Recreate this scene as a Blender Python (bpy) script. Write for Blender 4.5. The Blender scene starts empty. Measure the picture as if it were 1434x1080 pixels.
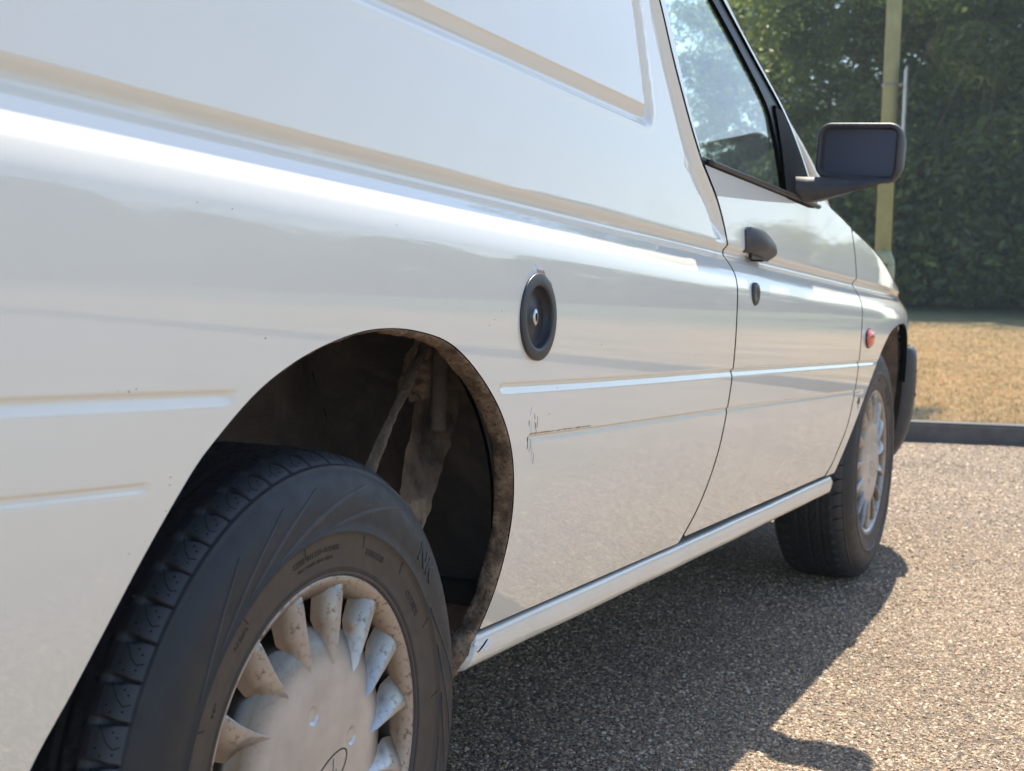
import bpy, bmesh, math, random
import numpy as np
from mathutils import Vector, Matrix, noise
random.seed(7); rng = np.random.default_rng(7)
R = math.radians; PI = math.pi
scene = bpy.context.scene
col = scene.collection

# ------------------------------------------------------------------ camera
cam_d = bpy.data.cameras.new('camera'); cam = bpy.data.objects.new('camera', cam_d); col.objects.link(cam)
yaw, pitch, roll = 0.433116904, -0.0802705830, 0.0271551156
cam.location = (-1.16812, -0.72847, 0.76458)
fw = Vector((math.cos(yaw)*math.cos(pitch), math.sin(yaw)*math.cos(pitch), math.sin(pitch)))
rt = Vector((math.sin(yaw), -math.cos(yaw), 0)); upv = rt.cross(fw)
r2 = math.cos(roll)*rt + math.sin(roll)*upv; u2 = -math.sin(roll)*rt + math.cos(roll)*upv
M = Matrix((r2, u2, -fw)).transposed().to_4x4(); M.translation = cam.location
cam.matrix_world = M
cam_d.sensor_width = 36.0; cam_d.lens = 36.0*2085.86/1434.0
cam_d.clip_start = 0.02; cam_d.clip_end = 2000
cam_d.dof.use_dof = True; cam_d.dof.focus_distance = 1.75; cam_d.dof.aperture_fstop = 13.0
scene.camera = cam

# ------------------------------------------------------------------ world and sun
world = bpy.data.worlds.new('World'); scene.world = world; world.use_nodes = True
nt = world.node_tree
bg = nt.nodes['Background']; sky = nt.nodes.new('ShaderNodeTexSky')
sky.sky_type = 'NISHITA'; sky.sun_disc = False
SUN_AZ = R(10.0); SUN_EL = R(58.5)
sky.sun_elevation = SUN_EL; sky.sun_rotation = PI/2 - SUN_AZ
sky.air_density = 1.0; sky.dust_density = 0.6; sky.ozone_density = 1.2
bg.inputs['Strength'].default_value = 0.12
nt.links.new(sky.outputs[0], bg.inputs[0])
sd = bpy.data.lights.new('sun', 'SUN'); sun = bpy.data.objects.new('sun', sd); col.objects.link(sun)
sd.energy = 4.9; sd.angle = R(0.5); sd.color = (1.0, 0.91, 0.77)
sun_dir = Vector((math.cos(SUN_AZ)*math.cos(SUN_EL), math.sin(SUN_AZ)*math.cos(SUN_EL), math.sin(SUN_EL)))
sun.rotation_euler = sun_dir.to_track_quat('Z', 'Y').to_euler(); sun.location = (4, 3, 12)
scene.render.engine = 'CYCLES'
scene.view_settings.view_transform = 'Standard'; scene.view_settings.look = 'None'
scene.view_settings.gamma = 1.0; scene.view_settings.use_curve_mapping = False
scene.view_settings.exposure = 1.25
scene.cycles.max_bounces = 8; scene.cycles.transparent_max_bounces = 12

# ------------------------------------------------------------------ material helpers
class NT:
    def __init__(s, name):
        s.m = bpy.data.materials.new(name); s.m.use_nodes = True; s.t = s.m.node_tree
        s.b = s.t.nodes['Principled BSDF']; s.out = s.t.nodes['Material Output']
    def n(s, typ, **kw):
        nd = s.t.nodes.new(typ)
        for k, v in kw.items():
            if k in nd.inputs: nd.inputs[k].default_value = v
            else: setattr(nd, k, v)
        return nd
    def l(s, a, b): s.t.links.new(a, b)
    def coord(s, kind='Object'):
        return s.n('ShaderNodeTexCoord').outputs[kind]
    def noise(s, scale, detail=4, rough=.55, vec=None, dist=0):
        nd = s.n('ShaderNodeTexNoise'); nd.inputs['Scale'].default_value = scale
        nd.inputs['Detail'].default_value = detail; nd.inputs['Roughness'].default_value = rough
        nd.inputs['Distortion'].default_value = dist
        if vec is not None: s.l(vec, nd.inputs['Vector'])
        return nd.outputs['Fac']
    def ramp(s, fac, stops, interp='LINEAR'):
        nd = s.n('ShaderNodeValToRGB'); cr = nd.color_ramp; cr.interpolation = interp
        while len(cr.elements) < len(stops): cr.elements.new(0.5)
        for e, (p, c) in zip(cr.elements, stops):
            e.position = p; e.color = (*c, 1) if len(c) == 3 else c
        s.l(fac, nd.inputs[0]); return nd.outputs[0]
    def mix(s, fac, a, b, blend='MIX'):
        nd = s.n('ShaderNodeMix', data_type='RGBA', blend_type=blend)
        for v, i in ((fac, 0), (a, 6), (b, 7)):
            if isinstance(v, (int, float)): nd.inputs[i].default_value = v
            elif isinstance(v, tuple): nd.inputs[i].default_value = (*v, 1) if len(v) == 3 else v
            else: s.l(v, nd.inputs[i])
        return nd.outputs[2]
    def bump(s, h, strength, dist, prev=None):
        nd = s.n('ShaderNodeBump'); nd.inputs['Strength'].default_value = strength; nd.inputs['Distance'].default_value = dist
        s.l(h, nd.inputs['Height'])
        if prev is not None: s.l(prev, nd.inputs['Normal'])
        return nd.outputs[0]
    def map(s, v, scale, rot=(0, 0, 0)):
        nd = s.n('ShaderNodeMapping'); nd.inputs['Scale'].default_value = scale; nd.inputs['Rotation'].default_value = rot
        s.l(v, nd.inputs['Vector']); return nd.outputs[0]
def simple(name, color, rough=.6, metal=0, nscale=40, var=.25, bump=0, bscale=200, coat=0, spec=.5):
    m = NT(name); c = m.coord()
    a = tuple(max(0, x*(1-var)) for x in color); b = tuple(min(1, x*(1+var)) for x in color)
    m.l(m.ramp(m.noise(nscale, 5, .6, c), [(.3, a), (.7, b)]), m.b.inputs['Base Color'])
    m.b.inputs['Roughness'].default_value = rough; m.b.inputs['Metallic'].default_value = metal
    m.b.inputs['Coat Weight'].default_value = coat; m.b.inputs['Coat Roughness'].default_value = .03
    m.b.inputs['Specular IOR Level'].default_value = spec
    if bump: m.l(m.bump(m.noise(bscale, 4, .6, c), bump, .002), m.b.inputs['Normal'])
    return m.m

# white car paint: cream white, fine dust film, tiny specks
def paint_mat():
    m = NT('white_paint'); c = m.coord(); g = m.coord('Object')
    base = m.ramp(m.noise(2.2, 5, .6, c), [(.25, (.80, .772, .68)), (.75, (.83, .805, .715))])
    sp = m.n('ShaderNodeTexVoronoi', feature='F1'); sp.inputs['Scale'].default_value = 26
    m.l(c, sp.inputs['Vector'])
    rnd = m.n('ShaderNodeSeparateColor'); m.l(sp.outputs['Color'], rnd.inputs[0])
    th = m.n('ShaderNodeMath', operation='MULTIPLY'); m.l(rnd.outputs[0], th.inputs[0]); m.l(rnd.outputs[1], th.inputs[1])
    th2 = m.n('ShaderNodeMath', operation='MULTIPLY'); m.l(th.outputs[0], th2.inputs[0]); th2.inputs[1].default_value = .030
    lt = m.n('ShaderNodeMath', operation='LESS_THAN'); m.l(sp.outputs['Distance'], lt.inputs[0]); m.l(th2.outputs[0], lt.inputs[1])
    sel = m.n('ShaderNodeMath', operation='GREATER_THAN'); m.l(rnd.outputs[2], sel.inputs[0]); sel.inputs[1].default_value = .80
    both = m.n('ShaderNodeMath', operation='MULTIPLY'); m.l(lt.outputs[0], both.inputs[0]); m.l(sel.outputs[0], both.inputs[1])
    base = m.mix(both.outputs[0], base, (.12, .08, .05))
    # road film: more towards the bottom of the bodywork
    sx = m.n('ShaderNodeSeparateXYZ'); m.l(c, sx.inputs[0])
    mr = m.n('ShaderNodeMapRange'); m.l(sx.outputs[2], mr.inputs[0])
    mr.inputs[1].default_value = .62; mr.inputs[2].default_value = .28; mr.inputs[3].default_value = 0; mr.inputs[4].default_value = .45
    nz = m.noise(9, 8, .65, m.map(c, (1, 1, .5)))
    mm = m.n('ShaderNodeMath', operation='MULTIPLY'); m.l(mr.outputs[0], mm.inputs[0]); m.l(nz, mm.inputs[1])
    base = m.mix(mm.outputs[0], base, (.42, .34, .24))
    m.l(base, m.b.inputs['Base Color'])
    m.b.inputs['Roughness'].default_value = .45; m.b.inputs['Specular IOR Level'].default_value = .12
    m.b.inputs['Coat Weight'].default_value = 1.0; m.b.inputs['Coat IOR'].default_value = 1.55
    rr = m.n('ShaderNodeMapRange'); m.l(m.noise(30, 6, .6, c), rr.inputs[0]); rr.inputs[3].default_value = .0; rr.inputs[4].default_value = .010
    m.l(rr.outputs[0], m.b.inputs['Coat Roughness'])
    bn = m.bump(m.noise(3.5, 1, .4, c), .05, .003)
    bn = m.bump(m.noise(420, 2, .5, c), .012, .0004, bn)
    m.l(bn, m.b.inputs['Coat Normal'])
    m.l(bn, m.b.inputs['Normal'])
    return m.m
PAINT = paint_mat()

def rubber_mat(name, c0, c1, bump=.25):
    m = NT(name); c = m.coord()
    a = m.noise(9, 8, .72, c)
    m.l(m.ramp(a, [(.3, c0), (.7, c1)]), m.b.inputs['Base Color'])
    rr = m.ramp(m.noise(60, 5, .6, c), [(.3, (.48,)*3), (.75, (.66,)*3)])
    m.l(rr, m.b.inputs['Roughness'])
    bn = m.bump(m.noise(40, 5, .6, c), .10, .002); bn = m.bump(m.noise(700, 3, .6, c), bump*1.3, .0006, bn)
    m.l(bn, m.b.inputs['Normal'])
    return m.m
RUBBER = rubber_mat('tyre_rubber', (.0105, .011, .012), (.019, .0195, .0215))
RUBBER_TREAD = rubber_mat('tread_rubber', (.010, .0105, .012), (.020, .0205, .024), .5)
RUBBER_BEAD = rubber_mat('brown_dusty_rubber', (.036, .029, .024), (.062, .050, .041))
RUBBER_LIGHT = rubber_mat('raised_rubber', (.026, .029, .034), (.042, .046, .052))
SIPE = simple('sipe_black', (.006, .006, .008), .9, spec=.2)
PLASTIC = simple('black_plastic', (.026, .028, .034), .42, nscale=60, bump=.12, bscale=900)
PLASTIC_GREY = simple('worn_grey_plastic', (.050, .048, .050), .5, nscale=30, bump=.1, bscale=800)
SEAL = simple('black_rubber_seal', (.016, .017, .020), .45)
GAPDARK = simple('cavity_black', (.018, .018, .02), .9)
LINER = simple('arch_liner_brown', (.15, .12, .105), .8, nscale=25, var=.4, bump=.6, bscale=60)
SILVER = simple('bare_metal', (.62, .62, .60), .3, metal=1, nscale=50, var=.12)
STEEL = simple('dusty_steel_rim', (.050, .040, .034), .7, metal=.2, nscale=45, var=.55, bump=.4, bscale=150)
INTERIOR = simple('dark_interior_trim', (.05, .055, .06), .8)
SEATMAT = simple('grey_seat_cloth', (.09, .10, .11), .95)

def cover_mat():
    m = NT('silver_cover_paint'); c = m.coord()
    n1 = m.noise(20, 6, .6, c); n2 = m.noise(160, 4, .6, c)
    base = m.ramp(n1, [(.35, (.42, .415, .405)), (.62, (.54, .535, .525))])
    dirt = m.ramp(n2, [(.53, (0, 0, 0)), (.66, (1, 1, 1))])
    base = m.mix(.0, base, (.3, .2, .12))
    sep = m.n('ShaderNodeSeparateXYZ'); m.l(c, sep.inputs[0])
    xx = m.n('ShaderNodeVectorMath', operation='LENGTH')
    cx = m.n('ShaderNodeCombineXYZ'); m.l(sep.outputs[0], cx.inputs[0]); m.l(sep.outputs[2], cx.inputs[2]); m.l(cx.outputs[0], xx.inputs[0])
    mr = m.n('ShaderNodeMapRange'); m.l(xx.outputs['Value'], mr.inputs[0])
    mr.inputs[1].default_value = .10; mr.inputs[2].default_value = .160; mr.inputs[3].default_value = .08; mr.inputs[4].default_value = 1.0
    f = m.n('ShaderNodeMath', operation='MULTIPLY'); m.l(mr.outputs[0], f.inputs[0]); m.l(n1, f.inputs[1])
    base = m.mix(f.outputs[0], base, (.26, .205, .15))
    f2 = m.n('ShaderNodeMath', operation='MULTIPLY'); m.l(mr.outputs[0], f2.inputs[0]); m.l(dirt, f2.inputs[1])
    base = m.mix(f2.outputs[0], base, (.16, .12, .09))
    my = m.n('ShaderNodeMapRange'); m.l(sep.outputs[1], my.inputs[0])          # browner and darker towards the recesses
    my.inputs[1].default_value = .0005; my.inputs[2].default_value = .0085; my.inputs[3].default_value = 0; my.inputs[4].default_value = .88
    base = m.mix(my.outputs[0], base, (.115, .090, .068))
    m.l(base, m.b.inputs['Base Color'])
    m.b.inputs['Metallic'].default_value = .55; m.b.inputs['Roughness'].default_value = .30
    m.l(m.bump(n2, .30, .001), m.b.inputs['Normal'])
    return m.m
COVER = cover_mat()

def mud_mat():
    m = NT('caked_mud'); c = m.coord()
    n1 = m.noise(34, 8, .62, c); n2 = m.noise(210, 5, .6, c)
    base = m.ramp(n1, [(.3, (.055, .040, .030)), (.50, (.17, .118, .078)), (.72, (.33, .25, .17))])
    base = m.mix(m.ramp(n2, [(.34, (.8, .8, .8)), (.50, (0, 0, 0))]), base, (.045, .032, .025))
    m.l(base, m.b.inputs['Base Color']); m.b.inputs['Roughness'].default_value = .95
    b = m.bump(n1, .8, .004); b = m.bump(n2, .9, .002, b); m.l(b, m.b.inputs['Normal'])  # shadow of the trees on the far grass, painted in as dark green
    return m.m
MUD = mud_mat()
def mud2_mat():
    m = NT('dried_mud_streaks'); c = m.coord()
    n1 = m.noise(24, 8, .62, m.map(c, (1, 1, .38))); n2 = m.noise(150, 5, .65, c)
    base = m.ramp(n1, [(.36, (.045, .036, .030)), (.50, (.15, .112, .084)), (.60, (.20, .15, .105)), (.72, (.42, .33, .23))])
    m.l(base, m.b.inputs['Base Color']); m.b.inputs['Roughness'].default_value = .92
    b = m.bump(n1, .9, .008); b = m.bump(n2, .8, .003, b); m.l(b, m.b.inputs['Normal'])
    return m.m
MUDIN = mud2_mat()
def arch_mat():
    m = NT('underseal_dark'); c = m.coord()
    n1 = m.noise(7, 8, .7, c, .6); n2 = m.noise(70, 6, .7, m.map(c, (1, 1, 2.5)))
    base = m.ramp(n1, [(.3, (.085, .073, .067)), (.55, (.16, .128, .11)), (.75, (.30, .23, .18))])
    m.l(base, m.b.inputs['Base Color']); m.b.inputs['Roughness'].default_value = .75
    b = m.bump(n2, 1.0, .006); m.l(b, m.b.inputs['Normal'])
    return m.m
UNDERSEAL = arch_mat()

# ------------------------------------------------------------------ object helpers
def link(o, parent=None):
    col.objects.link(o)
    if parent is not None: o.parent = parent
    return o
def empty(name, loc=(0, 0, 0), parent=None):
    o = bpy.data.objects.new(name, None); o.location = loc; o.empty_display_size = .1
    return link(o, parent)
def tag(o, label=None, cat=None, group=None, kind=None):
    if label: o['label'] = label
    if cat: o['category'] = cat
    if group: o['group'] = group
    if kind: o['kind'] = kind
    return o
def mesh_obj(name, verts, faces, mat, parent=None, smooth=False, normals=None, loc=None):
    me = bpy.data.meshes.new(name)
    me.from_pydata([tuple(map(float, v)) for v in verts], [], faces)
    if mat is not None:
        for mm in (mat if isinstance(mat, (list, tuple)) else [mat]): me.materials.append(mm)
    me.update()
    if smooth or normals is not None: me.polygons.foreach_set('use_smooth', [True]*len(me.polygons))
    if normals is not None:
        me.normals_split_custom_set_from_vertices([tuple(map(float, n)) for n in normals])
    o = bpy.data.objects.new(name, me)
    if loc is not None: o.location = loc
    return link(o, parent)
def bm_obj(name, bm, mat, parent=None, smooth=False, loc=None):
    me = bpy.data.meshes.new(name); bm.normal_update(); bm.to_mesh(me); bm.free()
    for mm in (mat if isinstance(mat, (list, tuple)) else [mat]): me.materials.append(mm)
    if smooth: me.polygons.foreach_set('use_smooth', [True]*len(me.polygons))
    o = bpy.data.objects.new(name, me)
    if loc is not None: o.location = loc
    return link(o, parent)
def add_box(bm, c, s, rot=None, bevel=0):
    g = bmesh.ops.create_cube(bm, size=1.0)
    vs = g['verts']
    for v in vs: v.co = Vector((v.co.x*s[0], v.co.y*s[1], v.co.z*s[2]))
    if bevel:
        es = list({e for v in vs for e in v.link_edges})
        r = bmesh.ops.bevel(bm, geom=es, offset=bevel, segments=2, affect='EDGES')
        vs = list({v for f in r['faces'] for v in f.verts} | {v for v in vs if v.is_valid})
    for v in vs:
        co = v.co
        if rot is not None: co = rot @ co
        v.co = co + Vector(c)
    return vs
def tube(bm, pts, rad, seg=12, caps=True):
    pts = [Vector(q) for q in pts]; rings = []
    rads = rad if isinstance(rad, (list, tuple)) else [rad]*len(pts)
    for i, q in enumerate(pts):
        t = (pts[min(i+1, len(pts)-1)]-pts[max(i-1, 0)]).normalized()
        a = t.cross(Vector((0, 0, 1)) if abs(t.z) < .9 else Vector((1, 0, 0))).normalized(); b = t.cross(a)
        rings.append([bm.verts.new(q + rads[i]*(math.cos(2*PI*k/seg)*a + math.sin(2*PI*k/seg)*b)) for k in range(seg)])
    for A, B in zip(rings, rings[1:]):
        for k in range(seg): bm.faces.new((A[k], A[(k+1) % seg], B[(k+1) % seg], B[k]))
    if caps: bm.faces.new(rings[0]); bm.faces.new(rings[-1][::-1])
    bmesh.ops.recalc_face_normals(bm, faces=bm.faces)
    return rings

# ------------------------------------------------------------------ body shape of the van side  (x forward, outside towards -y)
def pchip(xk, yk, m0=None, m1=None):
    xk = np.asarray(xk, float); yk = np.asarray(yk, float)
    h = np.diff(xk); d = np.diff(yk)/h; m = np.zeros(len(xk))
    for i in range(1, len(xk)-1):
        if d[i-1]*d[i] > 0:
            w1 = 2*h[i]+h[i-1]; w2 = h[i]+2*h[i-1]; m[i] = (w1+w2)/(w1/d[i-1]+w2/d[i])
    m[0] = d[0] if m0 is None else m0; m[-1] = d[-1] if m1 is None else m1
    def f(x):
        x = np.clip(np.asarray(x, float), xk[0], xk[-1]); i = np.clip(np.searchsorted(xk, x)-1, 0, len(xk)-2)
        t = (x-xk[i])/h[i]
        return ((2*t**3-3*t**2+1)*yk[i]+(t**3-2*t**2+t)*h[i]*m[i]+(-2*t**3+3*t**2)*yk[i+1]+(t**3-t**2)*h[i]*m[i+1])
    return f
def low_side(s): return -.035+(s-.14)**2/2.3
def up_side(h): return -.0135+.06*h+.10*h*h
_SP = [-.80, -.60, -.40, -.20, -.10, -.030, -.0125, -.0095, -.0015, .003, .016, .032, .045, .065, .09]
_YP = [up_side(.8), up_side(.6), up_side(.4), up_side(.2), up_side(.1), up_side(.03), up_side(.0125), -.0108, -.0045, -.0045, -.0135, -.0238, -.0290, -.0325, low_side(.09)]
SIDE = pchip(_SP, _YP, m1=2*(.09-.14)/2.3)
def zbelt(x): return .8812-.0521*(x+.4144)
_mid = pchip([-1.6, -.443, -.187, .305, .654, 1.19, 2.158, 3.4], [.716, .667, .656, .632, .6192, .6022, .5702, .53])
_low = pchip([-1.6, -.437, -.280, .398, .727, 1.194, 2.16, 3.4], [.665, .602, .5935, .5655, .5543, .5393, .5044, .46])
GMID = pchip([-.02, -.0110, -.0095, -.0010, .0004, .0012, .0046, .0056, .02], [0, 0, .0002, .0034, .0036, .0034, .0002, 0, 0], 0, 0)
GLOW = pchip([-.02, -.0075, -.0065, -.0010, .0000, .0010, .0040, .0050, .02], [0, 0, .0001, .0018, .0020, .0018, .0001, 0, 0], 0, 0)
def sstep(a, b, x):
    t = np.clip((x-a)/(b-a), 0, 1); return t*t*(3-2*t)
def sdf_poly(pts, X, Z):
    """signed distance (negative inside) to a closed polygon"""
    pts = np.asarray(pts, float); X = np.asarray(X, float); Z = np.asarray(Z, float)
    d = np.full(X.shape, 1e9); inside = np.zeros(X.shape, bool)
    n = len(pts)
    for i in range(n):
        a = pts[i]; b = pts[(i+1) % n]; e = b-a; L = e@e
        if L < 1e-14: continue
        t = np.clip(((X-a[0])*e[0]+(Z-a[1])*e[1])/L, 0, 1)
        dx = X-a[0]-t*e[0]; dz = Z-a[1]-t*e[1]
        d = np.minimum(d, dx*dx+dz*dz)
        if a[1] != b[1]:
            c = ((a[1] > Z) != (b[1] > Z)) & (X < (b[0]-a[0])*(Z-a[1])/(b[1]-a[1])+a[0])
            inside ^= c
    d = np.sqrt(d)
    return np.where(inside, -d, d)
def spline(pts, n=12):
    """centripetal-ish Catmull-Rom through 2D points"""
    P = [np.array(q, float) for q in pts]; P = [2*P[0]-P[1]]+P+[2*P[-1]-P[-2]]; out = []
    for i in range(1, len(P)-2):
        for k in range(n):
            t = k/n
            out.append(.5*((2*P[i])+(-P[i-1]+P[i+1])*t+(2*P[i-1]-5*P[i]+4*P[i+1]-P[i+2])*t*t+(-P[i-1]+3*P[i]-3*P[i+1]+P[i+2])*t**3))
    out.append(P[-2]); return out

def onto(pts):
    out = []
    for x, z in pts:
        h = max(z-zbelt(x), 0); yo = -.0135+.085*h+.28*h*h
        yn = up_side(h) if h > .0125 else yo
        k = (yn+.7285)/(yo+.7285)
        out.append((-1.168+(x+1.168)*k, .7646+(z-.7646)*k) if h > 0 else (x, z))
    return out
# outline curves (x, z)
ARCH = spline([(-.372, .20), (-.373, .30), (-.365, .385), (-.336, .446), (-.288, .5295), (-.242, .5905), (-.2104, .620), (-.1547, .657), (-.0905, .682), (-.0182, .6975), (.0414, .702), (.1067, .698), (.179, .6835), (.2455, .6515), (.3109, .605), (.3545, .5566), (.3811, .5018), (.3930, .4508), (.3935, .3936), (.3857, .3522), (.373, .325), (.358, .290), (.345, .20)], 6)
ARCH_F = spline([(2.07, .20), (2.105, .27), (2.150, .335), (2.22, .4167), (2.3062, .5015), (2.416, .5735), (2.5316, .6189), (2.6464, .6370), (2.7469, .6405), (2.850, .634), (2.925, .610), (2.962, .565), (2.972, .50), (2.974, .40), (2.975, .20)], 6)
SHUT_R = spline([(1.005, 1.335), (1.008, 1.25), (1.0205, 1.1751), (1.0323, 1.085), (1.0630, 1.001), (1.1000, .9420), (1.1290, .9150), (1.1700, .8763), (1.2020, .8250), (1.2110, .7800), (1.2080, .7304), (1.2020, .6839), (1.1950, .606), (1.1870, .5384), (1.1750, .4642), (1.1420, .3877), (1.0950, .3330)], 8)
SHUT_R = onto(SHUT_R)
SHUT_F = spline([(2.045, .3235), (2.085, .3480), (2.107, .3751), (2.1484, .4246), (2.1680, .4994), (2.1800, .5747), (2.200, .6741), (2.2150, .7506), (2.2050, .8150), (2.1750, .8710)], 8)
ZTOP = pchip([1.9, 2.0, 2.2, 2.45, 2.75, 2.88, 3.0, 3.2, 3.4], [.915, .902, .866, .822, .748, .720, .686, .64, .58])
SILLTOP_Z = pchip([.3, 1.1, 2.2], [.333, .3245, .318])
TRIM_OUT = spline([(1.3150, 1.3150), (1.4246, 1.2462), (1.5594, 1.163), (1.7079, 1.0800), (1.7800, 1.0200), (1.8367, .9538), (1.866, .903)], 6)
WIN = [(1.040, 1.3150)] + [tuple(q) for q in spline([(1.040, 1.315), (1.0450, 1.2500), (1.0520, 1.1800), (1.0640, 1.0611), (1.0850, .9950), (1.1090, .9440)], 6)] + [(1.1125, .9385)] + [tuple(q) for q in spline([(1.1170, .9340), (1.3, .9250), (1.5, .9155), (1.7030, .9055), (1.8500, .8985)], 4)] + [tuple(q) for q in TRIM_OUT[::-1]]
GLASS = [(1.046, 1.309)] + [tuple(q) for q in spline([(1.046, 1.309), (1.0510, 1.2500), (1.0580, 1.1800), (1.0700, 1.0611), (1.0900, 1.0000), (1.1120, .9500)], 6)] + [(1.120, .9460), (1.40, .9330), (1.6350, .9220)] + [tuple(q) for q in spline([(1.6350, .9220), (1.6320, .97), (1.6270, 1.020), (1.605, 1.080), (1.4821, 1.1640), (1.3636, 1.2370), (1.2500, 1.3090)], 5)]

TRIM_OUT = onto(TRIM_OUT); WIN = onto(WIN); GLASS = onto(GLASS)
# stamped recess on the upper cargo side
def rounded(pts, r, n=8):
    out = []; m = len(pts)
    for i in range(m):
        p0 = np.array(pts[i-1], float); p1 = np.array(pts[i], float); p2 = np.array(pts[(i+1) % m], float)
        a = (p0-p1)/np.linalg.norm(p0-p1); b = (p2-p1)/np.linalg.norm(p2-p1)
        A = p1+a*r; B = p1+b*r
        for k in range(n+1):
            t = k/n; out.append((1-t)**2*A+2*t*(1-t)*p1+t*t*B)
    return out
RECESS = rounded(onto([(-1.05, 1.064), (.05, 1.0058), (.889, .9640), (.897, 1.07), (.9155, 1.157), (.935, 1.30), (-1.05, 1.30)]), .042)
GREC = pchip([-.06, -.0330, -.0305, -.0290, -.0155, -.0130, -.0105, -.0020, .0, .0045, .012, .03], [0, 0, .0003, .0012, .0078, .0085, .0078, .0005, -.0003, -.0004, 0, 0], 0, 0)
FLUTE_G = pchip([-.01, .0, .005, .020, .034, .048, .058, .08], [.0, .0, .0012, .0092, .0118, .0060, 0, 0], 0, 0)

def ysurf(x, z, detail=True):
    x = np.asarray(x, float); z = np.asarray(z, float)
    s = zbelt(x)-z
    y = np.where(s < .09, SIDE(np.clip(s, -.8, .09)), low_side(s))
    y = y + np.where(x > 2.2, .075*np.clip(x-2.2, 0, 2)**3, 0)
    y = y + np.where(x < -.9, .25*np.clip(-.9-x, 0, 2)**3, 0)
    if detail:
        fm = np.where(x < .1, 1-sstep(-.205, -.180, x), sstep(.300, .318, x))*(1-sstep(2.30, 2.45, x))
        y = y+GMID(z-_mid(x))*fm
        fl = np.where(x < .1, 1-sstep(-.292, -.283, x), sstep(.390, .402, x))*(1-sstep(2.22, 2.28, x))
        y = y+GLOW(z-_low(x))*fl
    return y
def ysurf_side(x, z):
    y = ysurf(x, z)
    x = np.asarray(x, float); z = np.asarray(z, float)
    mask = z > zbelt(x)+.03
    d = np.full(x.shape, .1)
    if mask.any():
        d2 = sdf_poly(RECESS, x[mask], z[mask]); d = d.copy(); d[mask] = d2
    y = y+GREC(np.clip(d, -.06, .03))
    # flute beside the door opening
    m2 = (x > .88) & (z > zbelt(x)-.0)
    if m2.any():
        pr = np.array(SHUT_R)[::-1]
        xs = np.interp(z[m2], pr[:, 1], pr[:, 0])
        slope = np.gradient(pr[:, 0], pr[:, 1]); sl = np.interp(z[m2], pr[:, 1], slope)
        u = (xs-x[m2])/np.sqrt(1+sl**2)
        yy = y[m2]+FLUTE_G(np.clip(u, -.01, .08))*sstep(zbelt(x[m2])+.004, zbelt(x[m2])+.05, z[m2])
        y = y.copy(); y[m2] = yy
    return y

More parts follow.
